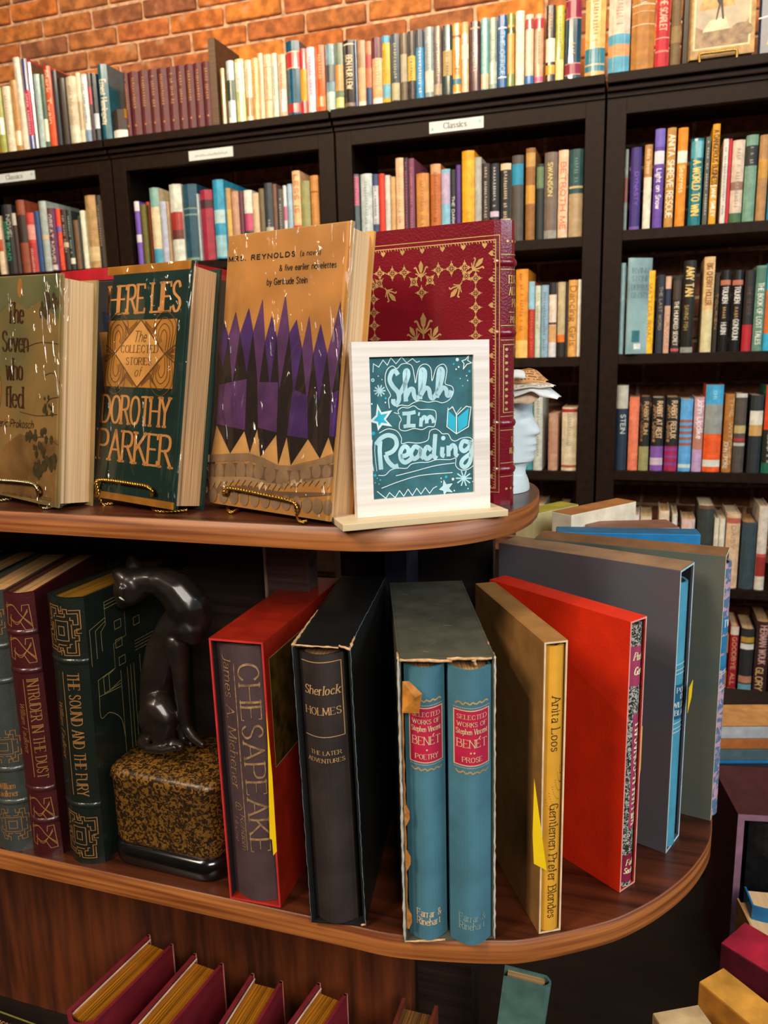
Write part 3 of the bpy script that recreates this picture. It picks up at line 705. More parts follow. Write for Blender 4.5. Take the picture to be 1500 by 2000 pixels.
shelf_row(ROWS[3][0], None, 'on upper right shelf', '''1217 1223 292 7c8c8c b=.35,.65,8c4c54 | thin grey rose
1228 1248 288 321e70 t=DYNASTY,7c50c0,.3,.7,.6,.35 b=0,.04,6c4c9c | deep purple
1254 1269 283 ddd4c0 b=.62,1,b07c3c t=Anita_Shreve,e0c090,.66,.95 | white tan-topped
1273 1292 252 5c3c98 b=.65,.78,d8d0d8 b=.82,1,6c5cb8 t=Light_on_Snow,e8e0f0,.2,.6 | violet
1296 1313 250 b8843c t=ANITA_SHREVE_RESCUE,f0e4c8,.1,.93,.5,.7 | golden tan white-lettered
1317 1336 250 d88408 b=.65,.77,d8dcd0 t=Seacross,f0d8a0,.35,.62 | orange white-banded
1343 1367 271 12707c s=1 t=A_WORLD_TO_WIN,e8c860,.12,.75,.5,.6 b=.78,.97,4c98a0 | teal yellow-lettered
1371 1380 268 54544c g=c8c8c0,.1,.95 | grey
1383 1397 243 e09a08 t=A_DANGEROUS_BUSINESS,4c2c08,.4,.94,.5,.7 t=JANE_SMILEY,f8f0e0,.08,.37,.5,.6 b=.385,.395,f8f0e0 | tall mustard yellow
1405 1415 272 d4d0c8 g=908c88,.1,.9 | white
1416 1421 272 c81c2c | thin red
1423 1447 274 d0bca8 b=0,.12,3c6440 b=.4,.5,906858 g=a8988c,.15,.9 | cream green-footed
1449 1472 264 6c9480 b=.65,.88,1c2020 g=8c9890,.67,.86 | sage green
1475 1494 264 a87c48 b=.5,.72,c08c30 | brown tan
1497 1512 300 187ca8 | bright blue''')
shelf_row(-.02, None, 'behind crimson leather book', '''1006 1029.5 526 dc8c18 d=.17 f=.008 g=b86408,.3,.95 b=0,.2,e8b860 | yellow orange
1031 1043 550 b02c18 b=.64,1,88b8cc g=d86c40,.1,.6 | red blue-topped
1044 1054.5 558 bcc8b4 g=c88c60,.4,.9 | pale green
1055.5 1069.5 557 84a4b8 g=5c7c94,.1,.9 | pale denim blue
1070.5 1085 552 d8c8b8 b=.84,1,1c1412 b=.44,.47,4c3424 b=.2,.43,cc9c64 b=0,.2,d0ccd0 | white black-topped
1087.5 1102 551 bca880 b=0,.2,201810 b=.2,.3,d86c10 | beige orange-dotted
1103 1107 551 2c2018 | thin dark
1108 1125 547 d8a050 t=Dancing_Girls,94601c,.15,.92,.5,.7 | apricot brown-lettered
1126 1132.5 546 e8e4d8 | thin white''')
shelf_row(ROWS[3][1], None, 'on middle right shelf', '''1208 1217 514 8cc0d4 b=0,1,8fb6c4 | thin ice blue
1256 1274 529 eeb400 t=MATILDA_ROAD,b87c00,.15,.85,.5,.4 | bright yellow
1279 1293 537 1c2230 t=THE_LAST_WORD,9c8c6c,.3,.85,.5,.4 | blue black
1294.5 1305.5 540 cca488 b=.62,.84,1c2440 b=.56,.62,cca488 t=LAMPS,a46c5c,.05,.5 | pink tan navy-banded
1309 1325 541 1c1614 b=.7,.95,3c2c20 t=THE_HUNDRED_SECRET,d8ccb8,.1,.68 b=.02,.06,b84c50 | black cream-titled
1328 1352 509 24221e s=1 t=AMY_TAN,e0c070,.62,.93,.5,.6 t=SAVING_FISH,9c8450,.25,.52,.35,.3 b=0,.06,8c8c84 | wide black gilt-titled
1367 1388 502 d8b47c t=BIG_CHERRY_HOLLER,8c5414,.5,.93,.5,.5 b=0,.45,d0c494 | tall golden cream
1390 1398 535 2c1c14 t=TOLKIEN,b88c50,.3,.75 | slim dark brown
1400 1419.6 528 1a1716 s=1 b=.82,.88,b46c50 t=TOLKIEN,d8d0c8,.6,.8 t=HURIN,c8c8c0,.22,.36 g=c89c50,.42,.55 | black left twin
1423 1443.6 528 1a1716 s=1 b=.82,.88,b46c50 t=TOLKIEN,d8d0c8,.6,.8 t=GONDOLIN,c8c8c0,.15,.4 g=c89c50,.42,.55 | black right twin
1447 1466 528 1a1412 b=0,.33,ac1020 t=THE_SILVER,4c3420,.45,.8 | black red-footed
1468 1488 519 5c8474 t=THE_BOOK_OF_LOST_TALES,d8dccc,.08,.8 b=.8,.97,4c7464 | green white-titled
1489 1505 514 28a4c8 b=.2,.7,c86418 | cyan edged''')
shelf_row(ROWS[2][2], None, 'behind white bust', '''1022 1040 792 3c8c98 | teal
1041 1058 776 bcc0b4 g=8c8878,.2,.95 f=.005 | chipped white grey
1070 1088 808 b48870 b=.3,.7,b08068 | pinkish brown
1095.5 1124.5 796 d0c0a0 b=.925,.975,a41828 b=.05,.09,a84c30 g=a89878,.4,.9 | wide cream red-topped''')
shelf_row(ROWS[3][2], None, 'on lower right shelf', '''1200 1222 753 152c40 b=.73,1,b4b4a8 t=STEIN,c8d0d0,.44,.66,.6,.4 | navy white-topped
1225 1244 776 e07858 | plain salmon
1246 1265 775 1c1814 b=0,.33,94905c t=RABBIT_RUN,d8b078,.5,.93,.6,.4 t=John_Updike,a8784c,.4,.9,.25,.25 | black olive-footed
1268.5 1293 777 181412 b=0,.34,7c50a0 b=.08,.18,c8b4c8 t=RABBIT_AT_REST,e0bc90,.45,.95,.6,.4 t=John_Updike,c89c70,.4,.9,.25,.25 | black lilac-footed
1296 1321 776 181412 b=0,.34,9c1c4c b=.28,.31,7c3c90 b=.18,.21,7c3c90 b=.08,.11,7c3c90 t=RABBIT_REDUX,e0bc90,.45,.95,.6,.4 t=John_Updike,c89c70,.4,.9,.25,.25 | black crimson-striped
1323.6 1347.6 780 58a0d8 b=.05,.1,c8d8d8 b=.68,.72,9c5c4c b=.6,.64,9c5c4c b=.52,.56,9c5c4c b=.44,.48,9c5c4c b=.36,.4,9c5c4c | sky blue brown-dotted
1350 1369 776 c89ca4 b=0,.3,b898c0 b=.3,.6,b87c68 t=John_Updike,f0e8f0,.45,.97,.6,.6 | pink white-lettered
1371 1405 752 e4581c b=.78,1,38a0d0 b=.44,.78,8c9490 b=.06,.14,d8dcd0 t=JOHN,8cc8e0,.84,.94,.5,.2 | wide orange sky-topped
1409 1427 770 a86c2c t=THE_WITCHES,dcc090,.1,.95,.7,.35 t=JOHN_UPDIKE,dcd4c4,.05,.4,.3,.4 | amber brown pale-lettered
1429 1451 769 4c443c b=.5,.6,b8a470 b=.4,.44,a83038 b=.34,.38,b8b8a8 b=.95,1,c0c0b8 | dark grey banded
1458 1483 772 24282c b=.62,.8,d8d4c4 b=.48,.62,c89c5c | black cream-banded
1486 1510 753 106048 b=.5,1,d84418 b=.12,.5,1c1c18 g=e0dcc8,.14,.48 | orange green-footed''')
shelf_row(-.65, 1040, 'behind cream slipcase', '''1045 1062 985 a8a49c | pale grey
1090 1108 990 8c8478 | faded grey
1231 1248 1006 e0d8d0 | short white
1250 1272 1009 d4c4a8 | short cream
1286 1306 998 e0c8ac | taller cream
1312 1322 1004 d4d0c4 | slim white
1331 1357 1014 d8b8b0 d=.12 | pinkish white
1362 1394 988 343834 b=.96,1,6c4c38 | wide charcoal
1395 1404 1012 d8d0bc | slim ivory
1405 1416 1013 dcd4c0 | second ivory
1419 1446 1005 d8b490 b=.88,.95,b85c50 t=DAISY,b08c60,.55,.85,.5,.3 | cream red-flecked
1450 1479 1021 34444c | slate blue
1481 1500 989 d8ccbc b=.17,.4,982c24 b=.4,.44,c84c40 | white red-banded''')
shelf_row(-.957, 1290, 'on lowest right shelf', '''1409 1421 1240 c87830 b=.4,.7,2c2018 | orange
1424 1440 1224 9c1428 b=.88,1,d8ccb8 b=0,.1,c8a888 t=GOODBYE_ALL,d8a878,.15,.85 | crimson ivory-ended
1445 1471 1229 28282a b=.8,.88,b88c30 b=.7,.78,d8d4cc b=0,.18,6c9cac b=.2,.3,b07c5c | black gold-lettered
1474 1501 1215 381c1e t=HERMAN_WOUK,c8988c,.45,.95,.5,.5 t=GLORY,d8b078,.1,.4,.4,.5 | dark maroon''')
# the book standing turned so that its front cover shows
_p = onZ(1221, 691, -.0163); Xa = onY(1218, 690, D-.01).x; Xb = onY(1254, 690, D+.02).x
rt, S = book('book', 'pale blue book turned to show its misty front cover, beside bright yellow', placeM(Xa+.001, D-.008, -.0160, -58), .012, .066, .243, mat('#8fb0b4', 'plain', .3, .2, coat=.5, scale=9), PG2[0])
dr = Dec(S['right'], rt); q = mat('#4c646c', 'plain', .5); dd = .066
for t_, v_ in (('IRVING', .205), ('STONE', .185), ('DEPTHS', .163), ('GLORY', .143)): dr.text(t_, dd*.12, v_, .013, q, fit=dd*.75, thick=.1, thin=.03)
dr.rect(dd*.2, .03, dd*.55, .06, mat('#2f6c78', 'plain'), 'cover_print', 0); dr.rect(dd*.3, .012, dd*.6, .026, mat('#d8dcdc', 'plain'), 'cover_print', 1); dr.done()

_r0 = Vector((onY(1402, 122, D-.03).x, D-.03, SURF)); _e = empty('wire_easel', Matrix.Translation(_r0), 'small gold twisted wire easel under the figure picture book', 'easel')
PIC = [onY(x, y, D-.034)-_r0 for x, y in ((1366, 122), (1366, 108), (1372, 105), (1403, 101), (1434, 97), (1439, 100), (1439, 113))]
# picture book on a gold easel and its dark neighbour, top right
P0 = onY(1343, 122, D-.02); P1 = onY(1472, 109, D-.02); pw = P1.x-P0.x
Mx = placeM(P0.x, D-.022, SURF+.008, 0, 0, -8) @ Matrix.Translation((0, .02, 0)) @ Matrix.Rotation(radians(-90), 4, 'Z')
rt, S = book('picture_book', 'tan face-out book atop right bookcase, cover painted with a standing figure', Mx, .02, pw, .235, mat('#a88450', 'plain', .5, .15), PG2[0])
dr = Dec(S['right'], rt); m1 = .01
dr.rect(m1, .02, pw-m1, .225, mat('#d8c090', 'plain', .4), 'cover_print', 0); dr.rect(m1+.004, .024, pw-m1-.004, .222, mat('#c8b48c', 'plain', .4, .2, scale=18, col2='#8c8478'), 'cover_print', 1)
rock = mat('#6c5440', 'plain', .5, .3, scale=60, col2='#a88c68'); dk = mat('#2c2824', 'plain', .5); cl = mat('#d8c8a4', 'plain', .5, .1, scale=40)
dr.poly([(.02, .11), (.05, .2), (.075, .215), (.09, .16), (.1, .115)], mat('#c09458', 'plain', .5, .2, scale=50), layer=2)
dr.poly([(m1+.004, .024), (m1+.004, .075), (.04, .06), (.07, .07), (.11, .055), (pw-m1-.004, .08), (pw-m1-.004, .024)], rock, layer=3)
dr.poly([(.03, .06), (.045, .085), (.08, .09), (.09, .062)], cl, layer=4); dr.disc(pw*.8, .055, .025, rock, layer=4, ry=.018)
dr.poly([(pw*.42, .085), (pw*.47, .12), (pw*.5, .085), (pw*.53, .085), (pw*.5, .125), (pw*.51, .15), (pw*.46, .158), (pw*.41, .13), (pw*.44, .12), (pw*.4, .085)], dk, 'painted_figure', 5); dr.disc(pw*.475, .163, .006, dk, 'painted_figure', 5); dr.disc(pw*.46, .172, .008, mat('#5c4830', 'plain'), 'painted_figure', 6, ry=.003)
dr.done()
EASEL_TOP = (_e, PIC)
q1 = onY(1479, 108, D-.02)
rt, S = book('picture_book', 'glossy dark blue book face out at the upper right corner', placeM(q1.x, D-.022, SURF+.001, 0, 0, -6) @ Matrix.Translation((0, .02, 0)) @ Matrix.Rotation(radians(-90), 4, 'Z'), .02, .16, .23, mat('#1c3454', 'plain', .15, .2, coat=.8), PG2[0])
dr = Dec(S['right'], rt); dr.line([(.02, .02), (.05, .09), (.02, .12)], .004, mat('#c8b060', 'plain'), smooth=True); dr.line([(0, .08), (.03, .085)], .003, mat('#e0e0d8', 'plain')); dr.done()
q0 = onY(1312, 128, D); MBK = empty('book', placeM(onY(1332, 122, D+.02).x, D+.03, SURF), 'black and brown book spine just left of the figure picture', 'book')
MB().box(0, 0, 0, .02, .13, .23, .001).obj('cover', mat('#2c1c14', 'plain', .4), MBK)
# ------------------------------------------------------------------ upper display shelf: face-out books on twisted wire easels
def fit_text(d, t, bl, br, tl, m, **k):
    a, b, c = d.at(*bl), d.at(*br), d.at(*tl)
    rot = math.degrees(math.atan2(b[1]-a[1], b[0]-a[0])); h = abs(c[1]-a[1])
    d.text(t, a[0], a[1], h, m, rot=rot, fit=math.hypot(b[0]-a[0], b[1]-a[1]), **k)
def film(rt, w, d, h, face='right', amp=.00035):
    nx, nz = 24, 34; rr = random.Random(9); V = []; x = w+.0009
    for j in range(nz+1):
        for i in range(nx+1):
            V.append((x+amp*(sin(i*.9+j*.35)+sin(j*.8-i*.3)+rr.uniform(-.2, .2))*.5, .001+(d+.0005)*i/nx, h*j/nz))
    F = [(j*(nx+1)+i, j*(nx+1)+i+1, (j+1)*(nx+1)+i+1, (j+1)*(nx+1)+i) for j in range(nz) for i in range(nx)]
    n = len(V)
    for j in range(nz+1): V.append((w-.006, d+.0006, h*j/nz))
    F += [(j*(nx+1)+nx, n+j, n+j+1, (j+1)*(nx+1)+nx) for j in range(nz)]
    mobj('clear_film', V, F, film_mat(), rt, True)
def rope(name, paths, m, r=.00095, parent=None):
    """wire twisted of two strands along each path"""
    for path in paths:
        P = smooth_pts(path, 10); S = [0]
        for a, b in zip(P, P[1:]): S.append(S[-1]+(b-a).length)
        n = max(12, int(S[-1]/.0011)); Q = []
        j = 0
        for i in range(n+1):
            s = S[-1]*i/n
            while j < len(S)-2 and S[j+1] < s: j += 1
            Q.append(P[j].lerp(P[j+1], (s-S[j])/max(1e-9, S[j+1]-S[j])))
        mb = MB(); prev = None; A = [[], []]
        for i, p in enumerate(Q):
            t = (Q[min(i+1, n)]-Q[max(i-1, 0)]).normalized()
            a = (prev-t*prev.dot(t)) if prev is not None else t.orthogonal(); a.normalize(); prev = a; b = t.cross(a)
            ph = S[-1]*i/n/.0065*2*pi
            for k in (0, 1): A[k].append(p+(a*cos(ph+pi*k)+b*sin(ph+pi*k))*r*.85)
        for k in (0, 1): mb.tube(A[k], r, 6)
        mb.obj(name, m, parent, True)
def easel(label, Mf, bar, left_feet, right_feet, m=None, back=None):
    m = m or mat('#c79a45', 'metal', .22, .05, metal=1)
    inv = flat_inv(Mf, (0, -.004, 0), (1, 0, 0), (0, 0, 1))
    O = Mf @ Vector((0, 0, 0)); rt = empty('wire_easel', Matrix.Translation((O.x, O.y, ZT)), label, 'easel')
    W_ = lambda p: Mf @ Vector((p[0], -.004, p[1]))
    B = [W_(inv(*p)) for p in bar]; f = lambda p: onZ(*p, ZT+.0019)
    Lp = [f(p) for p in left_feet]; Rp = [f(p) for p in right_feet]
    off = Vector((O.x, O.y, ZT)); path = [q-off for q in Lp+B+Rp]
    rope('lip_wire', [path], m, parent=rt)
    if back:
        R3 = Mf.to_3x3(); u = R3 @ Vector((0, 1, 0)); u.z = 0; u.normalize()
        a = path[0].copy(); b = path[-1].copy(); a.z = b.z = .0019; t = back
        up = R3 @ Vector((0, 0, 1))
        base = Mf @ Vector((.05, t+.003, 0))-off
        top = base+up*.1; top.y += .002
        rope('back_wire', [[base+Vector((-.03, 0, .012)), base+Vector((-.03, 0, .012))+up*.05, top, base+Vector((.03, 0, .012))+up*.05, base+Vector((.03, 0, .012))]], m, parent=rt)
        leg = top+u*.045; leg.z = .002; rope('prop_leg', [[top, (top+leg)/2, leg]], m, parent=rt)
rope('lip_wire', [EASEL_TOP[1]], mat('#d9b25c', 'metal', .25, .05, metal=1), .002, EASEL_TOP[0])
TAN = mat('#c8914a', 'paper', .5, .06); INKD = mat('#2c1a14', 'plain', .5, .05)

# --- novel with purple spikes
Mf = placeM(-.3514, .5746, ZT+.006, -17.4, 1.2, -8.7); bw, bd, bh = .1367, .0302, .2231
Mb = Mf @ Matrix.Translation((0, bd, 0)) @ Matrix.Rotation(radians(-90), 4, 'Z')
rt, S = book('novel', 'tall tan novel with purple spikes on its cover, beside the chalk sign', Mb, bd, bw, bh, mat('#d39a52', 'paper', .45, .05, scale=25), PAGE, board=.0024)
d = Dec(S['right'], rt, S['rinv']); c3 = lambda x, y: d.at(390+x/4.167, 420+y/4.167); c4 = lambda x, y: d.at(390+x/4.167, 720+y/4.167)
dark = mat('#2b1c18', 'plain', .5, .12); pur = mat('#57307a', 'plain', .5, .12); pur2 = mat('#6b3f78', 'plain', .5, .12); tri = mat('#e4b674', 'plain', .5, .06)
topz = [(150, 1080), (235, 990), (330, 965), (437, 950), (533, 1030), (630, 1000), (730, 960), (835, 1090), (925, 1130), (1040, 1130), (1165, 1000)]
botz = [(1090, 690), (1050, 560), (980, 735), (883, 575), (742, 790), (710, 560), (640, 785), (625, 540), (495, 720), (470, 495), (410, 688), (365, 510), (250, 692), (140, 460), (112, 560)]
d.poly([c3(*p) for p in topz]+[c4(1150, 0), c4(1130, 300)]+[c4(*p) for p in botz]+[c4(135, 100)], dark, 'printed_shape', 0)
sp = [((150, 1080), (203, 868), (235, 990), (190, 1250)), ((235, 990), (295, 785), (330, 965), (268, 1375)), ((330, 965), (402, 755), (437, 950), (385, 1290)), ((437, 950), (514, 685), (533, 1030), (478, 1420)),
      ((533, 1030), (588, 820), (630, 1000), (572, 1400)), ((630, 1000), (700, 645), (732, 960), (650, 1430)), ((732, 960), (790, 850), (835, 1090), (765, 1475)), ((835, 1090), (893, 820), (925, 1130), (875, 1530)),
      ((925, 1130), (985, 885), (1040, 1130), (972, 1520)), ((1040, 1130), (1148, 700), (1168, 960), (1072, 1500))]
for i, q in enumerate(sp): d.poly([c3(*p) for p in q], pur2 if i % 2 else pur, 'printed_shape', 1)
for q in (((160, 130), (385, 85), (370, 500), (140, 450)), ((470, 108), (642, 112), (628, 520), (475, 480)), ((760, 165), (880, 220), (883, 570), (712, 545)), ((1070, 205), (1135, 175), (1110, 555), (1055, 550))):
    d.poly([c4(*p) for p in q], pur2 if q[0][0] < 500 else pur, 'printed_shape', 1)
gb = mat('#a98a6a', 'plain', .5, .1); g2 = mat('#8a6a50', 'plain', .5, .1); g3 = mat('#c0a078', 'plain', .5, .08)
def band(ptsT, ptsB, m, layer): d.poly([c4(*p) for p in ptsT]+[c4(*p) for p in reversed(ptsB)], m, 'printed_shape', layer)
for (a, b, t) in (((95, 700), (250, 692), (140, 460)), ((250, 692), (410, 688), (365, 510)), ((410, 688), (495, 720), (470, 495)), ((495, 720), (640, 785), (625, 540)), ((640, 785), (742, 790), (710, 560)), ((742, 790), (980, 735), (883, 575)), ((980, 735), (1090, 690), (1050, 560))):
    d.poly([c4(*a), c4(*b), c4(*t)], tri, 'printed_shape', 1)
cu = lambda o: [(70, 700+o), (200, 695+o), (400, 690+o), (520, 725+o), (640, 785+o), (750, 795+o), (880, 770+o), (1000, 735+o), (1095, 700+o)]
band(cu(0), cu(60), gb, 2); band([(75, 780), (300, 765), (500, 790), (680, 830), (830, 825), (950, 785), (1095, 780)], [(70, 900), (300, 885), (500, 910), (640, 950), (800, 940), (1000, 880), (1090, 885)], g2, 2)
for x, y, a, b in ((100, 840, 22, 45), (165, 842, 35, 50), (250, 845, 45, 65), (337, 830, 40, 58), (410, 828, 30, 50), (483, 835, 42, 50), (575, 860, 48, 50), (677, 893, 55, 60), (775, 890, 38, 55), (865, 860, 45, 50), (953, 837, 38, 45), (1035, 840, 35, 45)):
    u, v = c4(x, y); k = abs(c4(x+10, y)[0]-u)/10; d.disc(u, v, a*k, gb, 'printed_shape', 3, 14, b*k)
lf = []; lb = []
for i in range(20):
    x = 80+i*50; y = 905+20*sin(i*.55+2.4); lf += [(x, y+10), (x+8, y+75), (x+42, y+25)]
band([(70, 880), (400, 880), (650, 940), (800, 930), (1090, 880)], [(x, y) for x, y in lf], g3, 4)
band([(60, 960), (400, 950), (640, 1000), (1080, 1010)], [(55, 1010), (400, 1020), (640, 1060), (1070, 1030)], g2, 2)
for i in range(12):
    u, v = c4(110+i*85, 1030+i*9); d.disc(u, v, .0052, gb, 'printed_shape', 3, 12, .0062)
P3 = lambda x, y: (390+x/4.167, 420+y/4.167)
fit_text(d, 'MRS. REYNOLDS', P3(238, 380), P3(775, 334), P3(238, 345), INKD, serif=False, thick=.26, track=4)
fit_text(d, '(a novel)', P3(820, 334), P3(985, 318), P3(820, 292), INKD, serif=False, thick=.12)
fit_text(d, '& five earlier novelettes', P3(650, 455), P3(1112, 425), P3(650, 408), INKD, serif=False, thick=.13)
fit_text(d, 'by Gertrude Stein', P3(548, 570), P3(875, 552), P3(548, 520), INKD, serif=False, thick=.13)
d.done(); film(rt, bd, bw, bh)
easel('gold twisted wire easel under the purple-spiked novel', Mf, [(437, 962), (441.6, 954), (462, 955), (515, 966), (567, 978), (577, 988)], [(471, 993), (450, 1000), (441, 984)], [(582, 1013), (589, 1020), (600, 1018)], back=bd)

# --- dark green story collection
Mf = placeM(-.4646, .5704, ZT+.008, -16.5, 1.4, -9.8); bw, bd, bh = .1075, .0330, .2027
Mb = Mf @ Matrix.Translation((0, bd, 0)) @ Matrix.Rotation(radians(-90), 4, 'Z')
rt, S = book('story_collection', 'dark green hardcover with large tan lettering around a gold panel', Mb, bd, bw, bh, mat('#1f3a34', 'paper', .35, .12, scale=20), mat('#c99b6b', 'pages', .8, .2), board=.0024)
d = Dec(S['right'], rt, S['rinv']); P2 = lambda x, y: (170+x/3.775, 490+y/3.775); q2 = lambda x, y: d.at(*P2(x, y))
LT = mat('#e0a25c', 'paper', .5, .05); PN = mat('#c98f3e', 'paper', .45, .06); PD = mat('#7a4c18', 'plain', .5, .1); PL = mat('#e0ac60', 'paper', .5, .04)
d.rect(0, bh*.965, bw, bh, mat('#b07828', 'paper', .4), 'cover_band', 0); d.rect(0, 0, bw, bh*.03, mat('#b07828', 'paper', .4), 'cover_band', 0)
for t, a, b, c in (('HERE LIES', (160, 468), (684, 440), (170, 268)), ('DOROTHY', (108, 1258), (600, 1300), (118, 1062)), ('PARKER', (80, 1525), (612, 1600), (92, 1312))):
    fit_text(d, t, P2(*a), P2(*b), P2(*c), LT, thick=.13, thin=.07, track=1.2)
A, B, C, E_ = q2(160, 520), q2(668, 495), q2(632, 1015), q2(125, 1000)
x0 = (A[0]+E_[0])/2; x1 = (B[0]+C[0])/2; y1 = (A[1]+B[1])/2; y0 = (C[1]+E_[1])/2; cx, cy = (x0+x1)/2, (y0+y1)/2; hw, hh = (x1-x0)/2, (y1-y0)/2
d.rect(x0, y0, x1, y1, PN, 'label_panel', 1)
dw = hw*.72; d.poly([(cx, cy+hh), (cx+dw, cy), (cx, cy-hh), (cx-dw, cy)], PL, 'label_panel', 3)
d.line([(cx, cy+hh), (cx+dw, cy), (cx, cy-hh), (cx-dw, cy)], .0013, PD, 'ornament', 4, closed=True)
for sx in (-1, 1):
    for sy in (-1, 1):
        for k in range(4):   # whorls in the corners
            r = hw*(.09+.075*k); c = (cx+sx*hw*.66, cy+sy*hh*.38)
            d.line([(c[0]+sx*r*.8, c[1]-sy*hh*.3), (c[0]+sx*r, c[1]+sy*r), (c[0], c[1]+sy*(r*1.5+hh*.1)), (c[0]-sx*r*.9, c[1]+sy*r), (c[0]-sx*r*.5, c[1]-sy*r*.3)], .0009, PD, 'ornament', 2, smooth=True)
        for k in range(3):   # chevrons
            t = .1+.16*k; d.line([(cx+sx*hw*(.12), cy+sy*hh*(1-t*.3-.02)), (cx+sx*hw*(.34), cy+sy*hh*(.75-t*.4)), (cx+sx*hw*(.55), cy+sy*hh*(.97))], .0009, PD, 'ornament', 2)
            d.line([(cx+sx*hw*(.98), cy+sy*hh*(.02+t*.3)), (cx+sx*hw*(.82-t*.1), cy+sy*hh*(.0)), ], .0009, PD, 'ornament', 2)
    d.line([(cx+sx*dw, cy), (cx+sx*hw, cy+hh*.25)], .0014, PD, 'ornament', 2); d.line([(cx+sx*dw, cy), (cx+sx*hw, cy-hh*.25)], .0014, PD, 'ornament', 2)
for t, yy, h_, ww, sf in (('The', .42, .009, .35, False), ('COLLECTED', .1, .0062, 1.08, True), ('STORIES', -.26, .006, .72, True), ('of', -.6, .008, .18, False)):
    d.text(t, cx-hw*ww/2, cy+hh*yy-.002, h_, PD, fit=hw*ww, serif=sf, thick=.13 if sf else .08, layer=5, slant=0 if sf else .25)
d.done(); film(rt, bd, bw, bh)
easel('gold twisted wire easel under the dark green book', Mf, [(188.5, 948), (193, 937), (223, 939), (255, 944), (287, 950), (297, 962)], [(222, 983), (211, 983), (199, 983)], [(298, 988), (305, 997), (335, 998), (366, 996)], back=bd)

# --- landscape jacket at the left edge
Mf = placeM(-.5645, .5631, ZT+.008, -17.1, 2.6, -6.4) @ Matrix.Translation((-.045, 0, 0)); bw, bd, bh = .1392, .0348, .197
Mb = Mf @ Matrix.Translation((0, bd, 0)) @ Matrix.Rotation(radians(-90), 4, 'Z')
rt, S = book('novel', 'novel with faded green and brown landscape jacket at the left edge', Mb, bd, bw, bh, mat('#bc9258', 'paper', .4, .3, scale=11, col2='#6c7650'), PAGE, board=.0022)
d = Dec(S['right'], rt, S['rinv']); P1 = lambda x, y: (x/3.846, 500+y/3.846); q1 = lambda x, y: d.at(*P1(x, y))
BRN = mat('#5c3520', 'plain', .5, .1); tree = mat('#3f3a22', 'plain', .5, .3, scale=200, col2='#6c5a34'); sky = mat('#66704e', 'plain', .4, .2, scale=14, col2='#8f8a60'); moon = mat('#c0884c', 'plain', .4)
d.poly([q1(0, 170), q1(445, 135), q1(440, 480), q1(300, 330), q1(200, 400), q1(100, 330), q1(0, 420)], sky, 'printed_shape', 0)
u, v = q1(152, 240); d.disc(u, v, .0042, moon, 'printed_shape', 1, 14, .0085)
hill = mat('#7c5a30', 'plain', .5, .25, scale=40, col2='#b08850')
d.poly([q1(0, 1450), q1(150, 1330), q1(280, 1400), q1(430, 1380), q1(425, 1850), q1(0, 1780)], hill, 'printed_shape', 0)
rr = random.Random(4)
for bx, by, n_, s_ in ((370, 1160, 6, .0022), (340, 1090, 3, .0018), (240, 1350, 10, .003), (360, 1340, 8, .0028), (300, 1450, 12, .003), (380, 1560, 14, .004), (300, 1600, 12, .004), (400, 350, 9, .004), (330, 400, 8, .003)):
    for _ in range(n_):
        u, v = q1(bx+rr.uniform(-45, 35), by+rr.uniform(-35, 45)); d.disc(u, v, s_*rr.uniform(.5, 1), tree, 'printed_shape', 2, 8, s_*rr.uniform(.8, 1.5))
for pts in (((180, 690), (300, 650), (440, 660)), ((330, 900), (400, 880), (455, 960)), ((150, 1170), (280, 1200), (430, 1190)), ((200, 1380), (330, 1360), (440, 1420)), ((330, 1160), (370, 1080), (440, 1060))): d.line([q1(*p) for p in pts], .0006, tree, 'printed_shape', 2, smooth=True)
for t, a, b, c in (('The', (60, 500), (175, 505), (60, 350)), ('Seven', (20, 712), (212, 718), (20, 565)), ('who', (50, 925), (170, 930), (50, 770)), ('fled', (45, 1130), (175, 1140), (45, 980))):
    fit_text(d, t, P1(*a), P1(*b), P1(*c), BRN, thick=.12, thin=.04, track=1.4, layer=3)
fit_text(d, 'Frederic Prokosch', P1(-90, 1270), P1(250, 1295), P1(-90, 1215), BRN, serif=False, slant=.3, thick=.1, layer=3)
fit_text(d, 'AUTHOR OF THE ASIATICS', P1(20, 1790), P1(385, 1840), P1(20, 1770), BRN, serif=False, thick=.1, layer=3)
yl = mat('#d8a038', 'plain', .4); u, v = q1(-5, 1020); d.disc(u, v, .003, yl, 'printed_shape', 2, 12, .016)
d.done(); film(rt, bd, bw, bh)
easel('silvery gold wire easel under the landscape novel at the left edge', Mf, [(-40, 941), (-34, 934), (0, 937), (39, 940), (67, 946), (73, 960)], [(23, 975), (0, 977), (-30, 976)], [(78, 985), (86, 991.5), (104, 990), (140, 983), (161, 979)], mat('#b8a884', 'metal', .2, .05, metal=1), back=bd)

